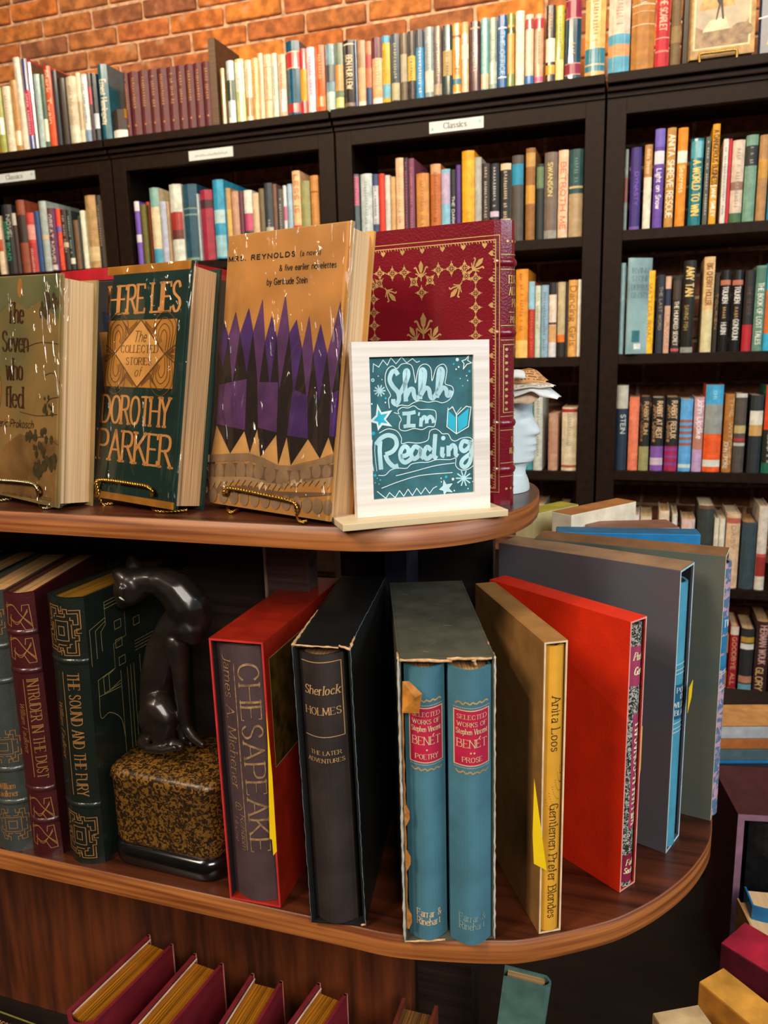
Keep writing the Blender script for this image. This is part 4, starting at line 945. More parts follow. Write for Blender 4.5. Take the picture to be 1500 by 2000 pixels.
# --- red leather book with spine to the right
Mf = placeM(-.2505, .6572, ZT+.0002, -9.4, .1, .6); bw, bd, bh = .1499, .0322, .2275
Mb = Mf @ Matrix.Translation((bw, 0, 0)) @ Matrix.Rotation(radians(90), 4, 'Z')
RL = mat('#7c0a1e', 'leather', .3, .06, coat=.6)
rt, S = book('leather_book', 'crimson leather book with gold tooled borders, behind the chalk sign', Mb, bd, bw, bh, RL, GILT_EDGE, board=.0035, bulge=.35)
for zf in (.13, .30, .62, .86):
    z = bh*zf; b = MB(); rings = []
    for k in range(9):
        a = pi*k/8; x = bd*k/8; y = .35*bd*0+min(bd*.35, .012)*(1-sin(a)) if 0 else min(bd*.35, .012)*(1-sin(a))
        rings.append([Vector((x, y-e_, z+zz)) for e_, zz in ((-.001, -.004), (.0012, -.0022), (.0019, 0), (.0012, .0022), (-.001, .004))])
    b.loft(rings, cap=True, closed=False); b.obj('raised_band', RL, rt, True)
d = Dec(S['left'], rt, S['linv']); P5 = lambda x, y: (700+x/4.286, 420+y/4.286); q5 = lambda x, y: d.at(*P5(x, y))
x1 = q5(1183, 165)[0]; yt = q5(1183, 165)[1]; xc = q5(540, 600)[0]; x0 = 2*xc-x1; y0 = bh-yt
GL = GOLDINK
d.line([(x0, y0), (x1, y0), (x1, yt), (x0, yt)], .0007, GL, 'gold_tooling', 0, closed=True)
i = .0033; d.line([(x0+i, y0+i), (x1-i, y0+i), (x1-i, yt-i), (x0+i, yt-i)], .0009, GL, 'gold_tooling', 0, closed=True)
def heart(x, y, r, a, m=GL):
    ca, sa = cos(a), sin(a); pts = [(0, 1.3), (.7, .5), (1, -.1), (.6, -.7), (.1, -.3), (0, -1), (-.1, -.3), (-.6, -.7), (-1, -.1), (-.7, .5)]
    d.poly([(x+(p*ca-q*sa)*r, y+(p*sa+q*ca)*r) for p, q in pts], m, 'gold_tooling', 1)
def cross(x, y, r, a=0):
    r *= .8
    for k in range(4):
        t = a+k*pi/2; heart(x+cos(t)*r*1.25, y+sin(t)*r*1.25, r*.62, t-pi/2)
        d.line([(x, y), (x+cos(t)*r*2.4, y+sin(t)*r*2.4)], r*.22, GL, 'gold_tooling', 1)
        t += pi/4; d.disc(x+cos(t)*r*.9, y+sin(t)*r*.9, r*.3, GL, 'gold_tooling', 1, 6)
def fleur(x, y, r, a):
    ca, sa = cos(a), sin(a); T = lambda p, q: (x+(p*ca-q*sa)*r, y+(p*sa+q*ca)*r)
    d.poly([T(*p) for p in ((0, 2.2), (.5, 1.3), (.35, .3), (0, -.2), (-.35, .3), (-.5, 1.3))], GL, 'gold_tooling', 1)
    for s_ in (-1, 1):
        d.line([T(0, -.8), T(s_*.7, .1), T(s_*1.1, .9), T(s_*1.5, .8)], r*.3, GL, 'gold_tooling', 1, smooth=True); d.line([T(0, -1), T(s_*.8, -.4), T(s_*1.2, -.2)], r*.22, GL, 'gold_tooling', 1, smooth=True)
    d.line([T(0, -1.6), T(0, 0)], r*.25, GL, 'gold_tooling', 1)
st = .0081; n_ = int((x1-x0-2*i)/.0165)
for k in range(n_):
    x = x0+i+(k+.5)*(x1-x0-2*i)/n_
    for yy, a, s_ in ((yt-i, pi, 1), (y0+i, 0, -1)):
        heart(x, yy-s_*.0031, .0022, a)
        for j in range(-3, 4): d.line([(x+j*.0024, yy), (x+j*.0024+.0006, yy-s_*(.0022-.0004*abs(abs(j)-1.5)))], .0006, GL, 'gold_tooling', 1)
n_ = int((yt-y0-2*i)/.0185)
for k in range(n_):
    y = y0+i+(k+.5)*(yt-y0-2*i)/n_
    for xx, a, s_ in ((x1-i, pi/2, 1), (x0+i, -pi/2, -1)):
        heart(xx-s_*.0031, y, .0022, a)
        for j in range(-3, 4): d.line([(xx, y+j*.0024), (xx-s_*(.0022-.0004*abs(abs(j)-1.5)), y+j*.0024+.0006)], .0006, GL, 'gold_tooling', 1)
fr = [(180, 490), (285, 490), (385, 482), (670, 460), (780, 450), (890, 442)]
for p in fr: cross(*q5(*p), .0031)
for p in ((465, 560), (600, 545), (905, 510), (175, 575)): cross(*q5(*p), .003, pi/4)
cross(*q5(530, 650), .0031)
for y in (530, 655, 775, 890, 1010, 1130, 1250, 1370, 1490, 1610, 1730): cross(*q5(983, y), .0029); cross(2*xc-q5(983, y)[0], q5(983, y)[1], .0029)
fleur(*q5(525, 480), .0042, 0); fleur(*q5(985, 430), .004, -.8); fleur(*q5(825, 620), .004, 2.4); fleur(*q5(262, 660), .004, -2.4); fleur(*q5(545, 940), .0055, 0); fleur(*q5(470, 1010), .004, .5); fleur(*q5(630, 1010), .004, -.5)
d.done()
ds = Dec(S['spine'], rt); R_ = mat('#c0182c', 'leather', .3, .05, coat=.3)
for a, b in ((.33, .60), (.64, .84), (.04, .11)): pass
for zf in (.105, .155, .275, .325, .595, .645, .835, .885): ds.rect(bd*.12, bh*zf, bd*.88, bh*zf+.0006, GL, 'gold_tooling', 0, 8)
for t, zf in (('EDGAR', .79), ('ALLAN', .75), ('POE', .71)): ds.text(t, bd*.5, bh*zf, .006, GL, align='c', w=.55, layer=1)
ds.rect(bd*.3, bh*.69, bd*.7, bh*.69+.0006, GL, 'gold_tooling', 0, 6)
for t, zf in (('POEMS', .655),): ds.text(t, bd*.5, bh*zf, .005, GL, align='c', w=.5, layer=1)
for t, zf in (('TALES', .23), ('READER', .19)): ds.text(t, bd*.5, bh*zf, .0045, GL, align='c', w=.5, layer=1)
ds.line([(bd*.18, bh*.34), (bd*.82, bh*.34), (bd*.82, bh*.58), (bd*.18, bh*.58)], .0007, GL, 'gold_tooling', 0, closed=True)
for k in range(10):
    z = bh*(.352+.0235*k)
    for sx in (.24, .76): ds.disc(bd*sx, z, .0013, GL, 'gold_tooling', 1, 6)
for k in range(5): ds.disc(bd*(.25+.125*k), bh*.93, .0011, GL, 'gold_tooling', 1, 6); ds.disc(bd*(.25+.125*k), bh*.06, .0011, GL, 'gold_tooling', 1, 6)
ds.done()

# --- chalk sign in a whitewashed frame
Mf = placeM(-.2000, .5385, ZT+.0057, 34, .1, -1.5); fw, fh = .1085, .1305
WOODW = mat('#f2ece6', 'wood', .5, .05, col2='#ddd2c8'); PINE = mat('#d9b07a', 'wood', .5, .08, col2='#c2935a')
rt = empty('chalk_sign', Mf, 'small whitewashed wooden frame around a teal board chalked in white', 'sign')
m_ = .0131
def rail(pts, nm):
    mb = MB(); mb.v = [(x, 0, z) for x, z in pts]+[(x, .009, z) for x, z in pts]; mb.f = [(0, 1, 2, 3), (7, 6, 5, 4), (0, 4, 5, 1), (1, 5, 6, 2), (2, 6, 7, 3), (3, 7, 4, 0)]; mb.obj(nm, WOODW, rt)
rail([(0, 0), (fw, 0), (fw-m_, m_), (m_, m_)], 'frame_rail'); rail([(m_, fh-m_*.85), (fw-m_, fh-m_*.85), (fw, fh), (0, fh)], 'frame_rail')
rail([(0, 0), (m_, m_), (m_, fh-m_*.85), (0, fh)], 'frame_rail'); rail([(fw-m_, m_), (fw, 0), (fw, fh), (fw-m_, fh-m_*.85)], 'frame_rail')
MB().box(m_-.001, .003, m_-.001, fw-m_+.001, .006, fh-m_*.85+.001).obj('chalkboard', mat('#2f6670', 'paper', .8, .12, scale=70), rt)
d = Dec(flat_surf((0, .003, 0), (1, 0, 0), (0, 0, 1)), rt, flat_inv(Mf, (0, .003, 0), (1, 0, 0), (0, 0, 1)))
k6 = lambda *pts: [d.at(640+x/3.571, 640+y/3.571) for x, y in pts]
WH = mat('#dff0ee', 'paper', .8, .03); PB = mat('#b4dbe4', 'paper', .8, .08); CY = mat('#22b0d0', 'paper', .7, .05)
def ch(pts, w=5, m=WH, sm=True, cl=False, l=1, nm='chalk_line'): d.line(k6(*pts), w*.000119, m, nm, l, smooth=sm, closed=cl)
for w_, m, l in ((29, PB, 1),):
    for s_ in ([(490, 330), (470, 302), (445, 315), (432, 365), (455, 412), (488, 450), (497, 498), (478, 533), (458, 520), (458, 498)],
               [(497, 470), (530, 410), (560, 335), (555, 300), (538, 315), (540, 400), (545, 515)], [(547, 480), (572, 432), (595, 432), (602, 470), (618, 497), (640, 478)],
               [(640, 478), (668, 400), (678, 315), (658, 292), (647, 330), (645, 500)], [(650, 470), (680, 422), (705, 432), (715, 478), (732, 493), (752, 468)],
               [(752, 468), (785, 400), (803, 312), (785, 287), (772, 330), (762, 490)], [(768, 468), (800, 420), (825, 432), (832, 470), (850, 470), (862, 438)],
               [(520, 600), (568, 597), (612, 588)], [(566, 597), (561, 688)], [(528, 690), (570, 684), (612, 684)],
               [(648, 690), (652, 628)], [(654, 645), (672, 622), (688, 640), (690, 668)], [(690, 642), (712, 620), (732, 636), (738, 665)],
               [(366, 790), (362, 860), (372, 990)], [(335, 815), (370, 772), (420, 750), (468, 768), (480, 818), (452, 862), (402, 885)], [(402, 885), (420, 930), (460, 968), (492, 962)],
               [(508, 900), (555, 885), (562, 848), (535, 828), (508, 865), (510, 915), (540, 940), (582, 915)], [(640, 842), (605, 830), (580, 878), (600, 915), (636, 890), (650, 845), (652, 890), (672, 912)],
               [(722, 855), (692, 832), (670, 878), (690, 915), (728, 890)], [(750, 742), (744, 830), (742, 895), (762, 912)], [(800, 832), (797, 885), (815, 895)],
               [(842, 822), (842, 898)], [(846, 852), (870, 820), (890, 840), (892, 882), (908, 896)],
               [(985, 800), (945, 792), (927, 835), (950, 860), (985, 832), (1000, 792), (1000, 870), (990, 938), (957, 972), (932, 955), (942, 920), (992, 880)]): ch(s_, w_ if s_[0][1] < 560 or s_[0][1] > 700 else 24, m, l=l, nm='chalk_lettering')
d.disc(*k6((805, 770))[0], .0018, PB, 'chalk_lettering', 1); ch([(638, 590), (634, 615)], 12, PB)
ch([(430, 562), (424, 500), (438, 470), (408, 410), (400, 345), (415, 292), (450, 267), (482, 285), (512, 256), (552, 250), (588, 270), (605, 345), (612, 385), (628, 300), (652, 262), (690, 256), (720, 290), (727, 372), (752, 290), (778, 262), (810, 256), (830, 290), (824, 350), (820, 392), (866, 410), (876, 450), (850, 500), (800, 524), (752, 512), (700, 520), (642, 510), (592, 526), (560, 545), (512, 540), (478, 553)])
ch([(462, 592), (495, 600), (490, 578), (520, 556), (560, 560), (600, 545), (640, 570), (700, 570), (748, 580), (756, 622), (750, 665), (740, 690), (700, 690), (660, 710), (600, 704), (540, 720), (502, 708), (500, 670), (512, 640), (495, 610)])
ch([(358, 735), (418, 706), (480, 720), (513, 768), (515, 808), (560, 800), (620, 805), (660, 800), (700, 780), (712, 722), (750, 706), (780, 722), (800, 740), (840, 742), (862, 780), (892, 790), (932, 770), (988, 766), (1020, 792)])
ch([(352, 1030), (400, 1028), (440, 992), (492, 980), (550, 980), (582, 952), (640, 940), (700, 938), (760, 920), (852, 920), (892, 910), (892, 960), (922, 990), (970, 990), (1010, 965), (1020, 942)])
ch([(310, 782), (304, 900), (320, 1000)]); ch([(330, 800), (328, 870), (342, 1000)], 4)
ch([(475, 1033), (600, 1002), (750, 962), (885, 943)]); ch([(375, 1120), (500, 1072), (650, 1030), (870, 1010)])
ch([(315, 310), (318, 252), (355, 275), (385, 226), (415, 262), (440, 210), (475, 252), (515, 205), (550, 246), (590, 216), (620, 242), (640, 234)], 5, sm=False)
ch([(345, 1142), (405, 1190), (430, 1150), (470, 1185), (500, 1136), (530, 1175), (560, 1126), (590, 1170), (620, 1120), (650, 1160), (680, 1115), (710, 1155), (735, 1120), (760, 1106)], 5, sm=False)
star = [(345, 530), (375, 590), (450, 575), (405, 640), (450, 690), (380, 680), (350, 720), (340, 670), (290, 655), (335, 610)]
d.poly(k6(*star), WH, 'chalk_star', 1); d.poly(k6(*[(365+(x-365)*.62, 633+(y-633)*.62) for x, y in star]), CY, 'chalk_star', 2)
st2 = [(820+(x-365)*.55, 1115+(y-630)*.5) for x, y in star]; d.poly(k6(*st2), PB, 'chalk_star', 1); ch(st2, 4, WH, False, True, 2)
ch([(985, 190), (975, 228), (1002, 245), (970, 255), (945, 288), (950, 250), (935, 232), (962, 222)], 6, WH, False, True)
for cx_, cy_, r_ in ((362, 440, 38), (948, 1050, 52)):
    for k in range(5): a = pi*k/5; ch([(cx_-r_*cos(a), cy_-r_*sin(a)), (cx_+r_*cos(a), cy_+r_*sin(a))], 9, PB, False)
d.poly(k6((838, 575), (890, 625), (890, 728), (832, 682)), CY, 'chalk_book', 1); d.poly(k6((905, 625), (985, 560), (972, 682), (908, 728)), CY, 'chalk_book', 1)
ch([(838, 560), (830, 690), (897, 740), (980, 690), (998, 552)], 6, WH, False, l=2); ch([(838, 575), (870, 552), (898, 610), (965, 548), (998, 555)], 6, WH, False, l=2); ch([(897, 612), (897, 738)], 8, WH, False, l=2); ch([(865, 550), (895, 600), (930, 556)], 4, WH, False, l=2)
for x, y, r_, m in ((903, 222, 15, WH), (877, 253, 9, CY), (913, 274, 8, WH), (895, 290, 7, WH), (988, 304, 12, CY), (968, 335, 6, WH), (923, 355, 5, WH), (975, 368, 6, WH), (940, 405, 4, WH), (314, 366, 15, WH), (352, 338, 5, WH), (378, 362, 5, WH), (404, 493, 10, CY), (402, 522, 7, WH), (307, 532, 8, WH), (318, 737, 16, CY), (330, 1030, 13, CY), (366, 1062, 8, CY), (345, 1050, 4, WH), (330, 1082, 4, WH), (358, 1090, 4, WH), (825, 1040, 13, CY), (790, 1050, 6, WH), (792, 1075, 6, WH), (873, 1056, 13, WH), (882, 1136, 7, WH), (978, 1122, 6, WH), (1010, 1073, 5, WH), (314, 366, 8, CY)):
    d.disc(*k6((x, y))[0], r_*.000119*.75, m, 'chalk_dot', 2 if r_ == 8 and m is CY else 1, 10)
d.done()
Ms = placeM(-.2033, .5155, ZT+.0002, 36, 0, 0)
rb_ = empty('sign_base', Ms, 'unpainted pine strip under the chalk sign, jutting over the shelf edge', 'sign stand')
MB().box(0, 0, 0, .134, .034, .0053, .0006).obj('base_strip', mat('#dcc8a4', 'wood', .5, .05, col2='#d0b488'), rb_)
# ------------------------------------------------------------------ things behind the face-out books on the top shelf
e_ = placeM(-.53, .72, ZT+.0002, 0)
_a = onY(150, 526, .70); _b = onY(208, 531, .70)
rt, S = book('book', 'bright red cloth book lying open-edge up behind the landscape novel', placeM(_a.x-.03, .70, _a.z-.012, 2), .16, .16, .012, mat('#b00f1c', 'cloth', .5), PAGE)
rt, S = book('book', 'navy blue book standing behind the dark green story collection', placeM(onY(186, 580, .68).x, .68, ZT+.0002, -5), .03, .12, .176, mat('#18263e', 'cloth', .5), PAGE)
rt, S = book('book', 'ochre brown book standing behind the landscape novel', placeM(onY(186, 640, .665).x, .665, ZT+.0002, -5), .02, .01, .155, mat('#a8702c', 'paper', .5), PAGE)
MBX = empty('book_support', Matrix.Translation((_a.x+.0, .70, ZT)), 'dark book mostly hidden under the bright red one on the top shelf', 'book stack')
MB().box(-.03, 0, .0002, .13, .16, _a.z-.013-ZT, .001).obj('cover', mat('#1c1612', 'cloth', .6), MBX)

# white bust wearing a hat of folded book pages
PL_ = mat('#d3dfe2', 'plain', .45, .03, bump=.02)
def px_on(Y): return lambda x, y: onY(x, y, Y)
BYc = .70
pp = lambda x, y: onY(x, y, BYc)
org = Vector((-.13, .735, ZT))
bust = empty('bust', Matrix.Translation(org), 'white plaster bust in profile behind the red leather book', 'bust')
prof = [(762, 1030), (775, 1034), (790, 1036), (800, 1035), (808, 1035.5), (814, 1037), (822, 1040.5), (832, 1045), (840, 1049.5), (846, 1051.5), (850, 1050), (854, 1044), (858, 1042), (863, 1043.5), (869, 1045), (873, 1043), (877, 1042.5), (882, 1043.5), (887, 1041), (893, 1039.5), (898, 1040), (904, 1037), (909, 1030), (915, 1024), (925, 1022), (935, 1023.5), (945, 1027), (956, 1029), (966, 1029)]
rings = []
prof = [(v.x, v.y) for v in smooth_pts(prof, 4)]
for y, x in prof:
    p = pp(x, y); zt_ = p.z-ZT; fx = p.x-org.x
    top = y < 905; hwid = .026 if top else (.015 if y < 935 else .034)
    if y < 790: hwid = .026*(1-.25*((790-y)/28)**2)
    bx = -.038 if top else (-.02 if y < 935 else -.04)
    nose = 0
    ring = []
    base = pp(1030, y).x-org.x
    fx0 = min(fx, base) if top else fx
    for k in range(56):
        a = 2*pi*k/56; c, s_ = cos(a), sin(a)
        mid = (fx0+bx)/2; rad = (fx0-bx)/2
        X = mid+rad*(abs(c)**.9)*(1 if c > 0 else -1); Y = hwid*(abs(s_)**.9)*(1 if s_ > 0 else -1)
        if top and c > 0 and fx > fx0: X += (fx-fx0)*max(0, 1-(abs(s_)/.55)**1.5)
        if top and c > 0:
            ez = 819
            if abs(y-ez) < 9 and .25 < abs(s_) < .62: X -= .0022*(1-abs(y-ez)/9)
        ring.append(Vector((X, Y-.02, max(zt_, 0))))
    rings.append(ring)
rings.reverse(); rings[0] = [Vector((v.x, v.y, .0003)) for v in rings[0]]
mb = MB(); mb.loft(rings); hb = mb.obj('head', PL_, bust, True)
# ear
eb = MB(); eb.tube(smooth_pts([(-.012, -.0455, .078), (-.016, -.047, .086), (-.01, -.0472, .09), (-.005, -.0465, .084), (-.008, -.046, .074)], 4), .0016, 6); eb.obj('ear', PL_, bust, True)
hat = empty('paper_hat', Matrix.Translation(org+Vector((0, -.02, .1))), 'hat of curled printed book pages on the white bust', 'hat')
HO = org+Vector((0, -.02, .1))
PP = mat('#e3d9c8', 'paper', .7, .05); PO = mat('#d9a068', 'paper', .7, .1); PK = mat('#4a3a2c', 'plain')
def leaf(pts_in, pts_out, Y0, Y1, m, bow, txt=0):
    """curled page between an inner and an outer edge traced at real depth"""
    a = smooth_pts([tuple(onY(x, y, Y0)) for x, y in pts_in], 4); b = smooth_pts([tuple(onY(x, y, Y1)) for x, y in pts_out], 4)
    n = min(len(a), len(b)); K = 6; V = []; F = []
    for i in range(n):
        p = a[int(i*(len(a)-1)/(n-1))]; q = b[int(i*(len(b)-1)/(n-1))]
        for k in range(K+1):
            t = k/K; v = p.lerp(q, t); v.z += bow*sin(pi*t); v.y += -.004*sin(pi*t); V.append(v-HO)
    for i in range(n-1):
        for k in range(K): F.append((i*(K+1)+k, i*(K+1)+k+1, (i+1)*(K+1)+k+1, (i+1)*(K+1)+k))
    o = mobj('folded_page', V, F, m, hat, True); s_ = o.modifiers.new('t', 'SOLIDIFY'); s_.thickness = .0006
    if txt:
        TV = []; TF = []
        for k in range(1, K):
            for i in range(1, n-2):
                if random.random() < .25: continue
                p = V[i*(K+1)+k]; q = V[(i+1)*(K+1)+k]; u = (V[i*(K+1)+k-1]-p)*.22; n_ = (q-p).cross(u).normalized()*.0006
                if n_.y > 0: n_ = -n_
                j = len(TV); TV += [p+n_, q+n_, q+u+n_, p+u+n_]; TF.append((j, j+1, j+2, j+3))
        mobj('printed_lines', TV, TF, PK, hat)
h_ = lambda *p: [(980+x/6.818, 700+y/6.818) for x, y in p]
leaf(h_((150, 160), (300, 140), (370, 130), (470, 160), (560, 240), (625, 292)), h_((150, 330), (250, 330), (350, 320), (440, 320), (510, 315), (580, 320)), .715, .69, PO, .001, 1)
leaf(h_((150, 330), (300, 330), (420, 310), (560, 310), (640, 330), (722, 362)), h_((150, 420), (270, 400), (400, 385), (500, 395), (600, 380), (690, 375)), .70, .682, PP, .0012, 1)
leaf(h_((150, 430), (300, 400), (420, 390), (600, 370), (700, 430), (798, 508)), h_((150, 520), (270, 480), (400, 440), (520, 510), (640, 525), (740, 543)), .695, .68, mat('#dfe4e6', 'paper', .6, .04), .001)
leaf(h_((150, 440), (250, 430), (330, 410), (400, 425), (460, 460), (495, 490)), h_((150, 600), (250, 600), (320, 620), (390, 600), (440, 570), (497, 515)), .70, .684, mat('#e0c8ac', 'paper', .6, .12, scale=80), .002)
leaf(h_((150, 150), (200, 145), (250, 150), (290, 165), (310, 190), (320, 220)), h_((150, 260), (200, 255), (250, 262), (285, 265), (305, 262), (318, 258)), .70, .68, mat('#dfe4e6', 'paper', .6, .04), .0015)

# ------------------------------------------------------------------ lower display shelf
LZ = ZL+.0002
def slot_book(M, cw, cd, ch_, t, wfrac=(0, 1), fwd=.001, top=.004, bot=.0, **k):
    """matrix and size of the book standing in a slipcase"""
    x0 = t+.0004+(cw-2*t-.0008)*wfrac[0]; x1 = t+.0004+(cw-2*t-.0008)*wfrac[1]
    return M @ Matrix.Translation((x0, -fwd, t+.0004+bot)), x1-x0, cd-2*t-.002, ch_-2*t-top-bot

# leather set at the left
def raised(rt, w, s, zs, m, r=.0016, hh=.0035):
    for z in zs:
        b = MB(); rings = []
        for k in range(9):
            a = pi*k/8; x = w*k/8; y = s*(1-sin(a)); rings.append([Vector((x, y-e2, z+zz)) for e2, zz in ((-.001, -hh), (r*.6, -hh*.55), (r, 0), (r*.6, hh*.55), (-.001, hh))])
        b.loft(rings, cap=True, closed=False); b.obj('raised_band', m, rt, True)
LEA = []
def leather(x, y, yaw, roll, w, dd, h, col, label, gold='#c8844a', bands=(.2, .33, .67, .8), pg=None):
    m = mat(col, 'leather', .33, .08, coat=.3)
    rt, S = book('leather_book', label, placeM(x, y, LZ, yaw, roll), w, dd, h, m, pg or GILT_EDGE, board=.0032, bulge=.2, inset=.004, seg=10)
    raised(rt, w, min(w*.2, .012), [h*b for b in bands], m)
    return rt, S, w, h, m
GC = mat('#c98c50', 'metal', .35, .08, metal=.55)
for i, (x, col, lab) in enumerate(((-.705, '#5c1414', 'dark red leather book farthest left on the lower shelf'), (-.668, '#14161a', 'black leather book with pale page top on the lower shelf at the left edge'), (-.626, '#18242c', 'dark blue leather book at the left edge of the lower shelf'))):
    leather(x, .523+.002*i, 14, 0, .036, .158, .266, col, lab, pg=mat('#a87c48', 'pages', .6, .25))
rt, S, w, h, m = leather(-.5865, .526, 15.5, .5, .037, .158, .266, '#3c403c', 'grey leather book cut off by the left edge, gilt knot pattern on its spine', pg=PAGE_D)
ds = Dec(S['spine'], rt); kx = lambda fx: w*fx
def knot(d, cx, cz, r, m, lw=.0007):
    for k in (.28, .55): q = r*k; d.line([(cx-q, cz-q), (cx+q, cz-q), (cx+q, cz+q), (cx-q, cz+q)], lw, m, 'gilt_pattern', 0, closed=True)
    for s_ in (-1, 1):
        for t in (-1, 1):
            P = [(1, .25), (1, .6), (.8, .6), (.8, 1), (.5, 1), (.5, .8), (.25, .8), (.25, 1.05)]
            d.line([(cx+s_*p*r, cz+t*q*r*1.15) for p, q in P], lw, m, 'gilt_pattern', 0)
            P = [(.85, .1), (.85, .4), (.65, .4), (.65, .75), (.4, .75), (.4, .6), (.1, .6)]
            d.line([(cx+s_*p*r, cz+t*q*r*1.15) for p, q in P], lw, m, 'gilt_pattern', 0)
knot(ds, kx(.55), h*.11, .014, GC); knot(ds, kx(.55), h*.42, .014, GC); knot(ds, kx(.55), h*.9, .013, GC)
ds.text('William', kx(.5), h*.255, .0062, GC, align='c', w=.7); ds.text('Faulkner', kx(.5), h*.225, .0062, GC, align='c', w=.7); ds.done()

rt, S, w, h, m = leather(-.5465, .5288, 14.5, .4, .0295, .158, .2669, '#421618', 'maroon leather book with looping gilt emblems beside the dark green one', bands=(.145, .27, .72, .86), pg=PAGE_D)
ds = Dec(S['spine'], rt)
def loop(d, cx, cz, sx, sz, m, lw=.0007):
    T = lambda *p: [(cx+a*sx, cz+b*sz) for a, b in p]
    for o in (0, .14):
        d.line(T((-1, .55+o), (-.3, .75+o*.2), (.25, .1), (.95, -.75+o)), lw, m, 'gilt_pattern', 0, smooth=True)
        d.line(T((-.7, -.1), (-.1, -.55+o), (.4, -.1), (.75, .45-o)), lw, m, 'gilt_pattern', 0, smooth=True)
    d.line(T((-.85, .9), (-1, -.6), (-.65, -.75), (-.55, .1)), lw, m, 'gilt_pattern', 0); d.line(T((.4, .75), (.85, .75), (.98, -.95), (.5, -.95), (.2, -.4)), lw, m, 'gilt_pattern', 0); d.line(T((.4, .75), (.35, .35)), lw, m, 'gilt_pattern', 0)
for z in (.085, .195, .80, .92): loop(ds, w*.5, h*z, w*.40, h*.052, GC)
ds.text('INTRUDER IN THE DUST', w*.56, h*.69, .0088, GC, rot=-90, fit=h*.375, thick=.12)
ds.line([(w*.44, h*.69), (w*.44, h*.32)], .0008, GC, 'gilt_rule', 0)
ds.text('William Faulkner', w*.2, h*.60, .0052, GC, rot=-90, fit=h*.19, slant=.25, thick=.11); ds.done()

rt, S, w, h, m = leather(-.5115, .5350, -2.2, 1.7, .0408, .1901, .2669, '#161d17', 'dark green leather book with gilt maze pattern, left of the cat', bands=(.235, .775))
ds = Dec(S['spine'], rt)
def maze(d, cx, cz, r, ry, m, lw=.0008):
    for k in (.2, .45): d.line([(cx-r*k, cz-ry*k), (cx+r*k, cz-ry*k), (cx+r*k, cz+ry*k), (cx-r*k, cz+ry*k)], lw, m, 'gilt_pattern', 0, closed=True)
    P = [(-.05, 1), (-.05, .8), (.2, .8), (.2, 1), (.45, 1), (.45, .8), (1, .8), (1, .3), (.75, .3), (.75, .5)]; Q = [(-.3, .65), (.3, .65), (.3, .8)]
    R = [(.55, .95), (1.12, .95), (1.12, .1), (.9, .1), (.9, -.1), (1.12, -.1)]
    for k in range(4):
        a = k*pi/2; ca, sa = cos(a), sin(a)
        for q in (P, Q, R, [(.75, .5), (.6, .5), (.6, .62)]): d.line([(cx+(x*ca-y*sa)*r, cz+(x*sa+y*ca)*ry) for x, y in q], lw, m, 'gilt_pattern', 0)
maze(ds, w*.5, h*.885, w*.37, h*.077, GC); maze(ds, w*.5, h*.115, w*.37, h*.077, GC)
ds.text('THE SOUND AND THE FURY', w*.56, h*.735, .0098, GC, rot=-90, fit=h*.46, thick=.12)
ds.line([(w*.43, h*.735), (w*.43, h*.275)], .0009, GC, 'gilt_rule', 0)
ds.text('William Faulkner', w*.17, h*.62, .0062, GC, rot=-90, fit=h*.215, slant=.25, thick=.11); ds.done()
dr = Dec(S['right'], rt); GS = mat('#d8c078', 'metal', .3, .05, metal=.6)
U = lambda *p: [(.012+a*.06, h*(1-b)) for a, b in p]
def rep(b0, b1, n=1): pass
for k, xx in enumerate((.62, .78, .86, .94, 1.1, 1.3, 1.5)): dr.line(U((xx, .32 if k < 4 else .1+.05*k), (xx, .97)), .0005, GS, 'gilt_pattern', 0)
for o in (0, .12, .24):
    dr.line(U((0+o, .25-o*.15), (0+o, .12+o*.1), (.35, .10+o*.1), (.35, .045+o*.1), (.8, .04+o*.1), (.8, .2), (.5, .21), (.5, .3), (.1+o, .31), (.1+o, .37), (.6, .38-o*.1)), .0006, GS, 'gilt_pattern', 0)
for bx, by in ((.55, .13), (.55, .2), (.6, .27), (1.0, .15)): dr.line(U((bx, by), (bx+.15, by), (bx+.15, by+.03), (bx, by+.03)), .0005, GS, 'gilt_pattern', 0, closed=True)
dr.line(U((.1, .36), (.1, .45), (.3, .45), (.55, .5), (.62, .58)), .0006, GS, 'gilt_pattern', 0, smooth=True)
for o in range(4): dr.line(U((1.0, .24+.012*o), (2.9, .24+.012*o)), .0004, GS, 'gilt_pattern', 0)
for o in (0, .2, .4): dr.line([(dd_, h*zz) for dd_, zz in ((.15-o*.03, .86), (.15-o*.03, .94-o*.04), (.178, .95-o*.06), (.178, .80+o*.03))], .0005, GS, 'gilt_pattern', 0)
dr.done()

# cat figure on its stone block
STONE = mat('#80571f', 'stone', .35, .1, col2='#2a1b0c', scale=260); BLK = mat('#0d0b0a', 'plain', .18, .05, coat=.6)
BZ = mat('#241b16', 'plain', .4, .3, metal=.35, coat=.4, scale=30)
def rrect(cx, cy, hw, hd, r, yaw, n=6, bulge=0):
    out = []
    for sx, sy, a0 in ((1, 1, 0), (-1, 1, 90), (-1, -1, 180), (1, -1, 270)):
        for k in range(n+1):
            a = radians(a0+90*k/n); out.append((sx*(hw-r)+r*cos(a), sy*(hd-r)+r*sin(a)))
    c, s_ = cos(radians(yaw)), sin(radians(yaw)); return [(cx+x*c-y*s_, cy+x*s_+y*c) for x, y in out]
co = Vector((-.408, .588, LZ)); cat = empty('cat_statue', Matrix.Translation(co), 'dark bronze cat statue looking down from a mottled gold stone block', 'statue')
yaw_ = -2
def ring(hw, hd, r, z, dome=0): return [Vector((x, y, z)) for x, y in rrect(.002, .0, hw, hd, r, yaw_)]
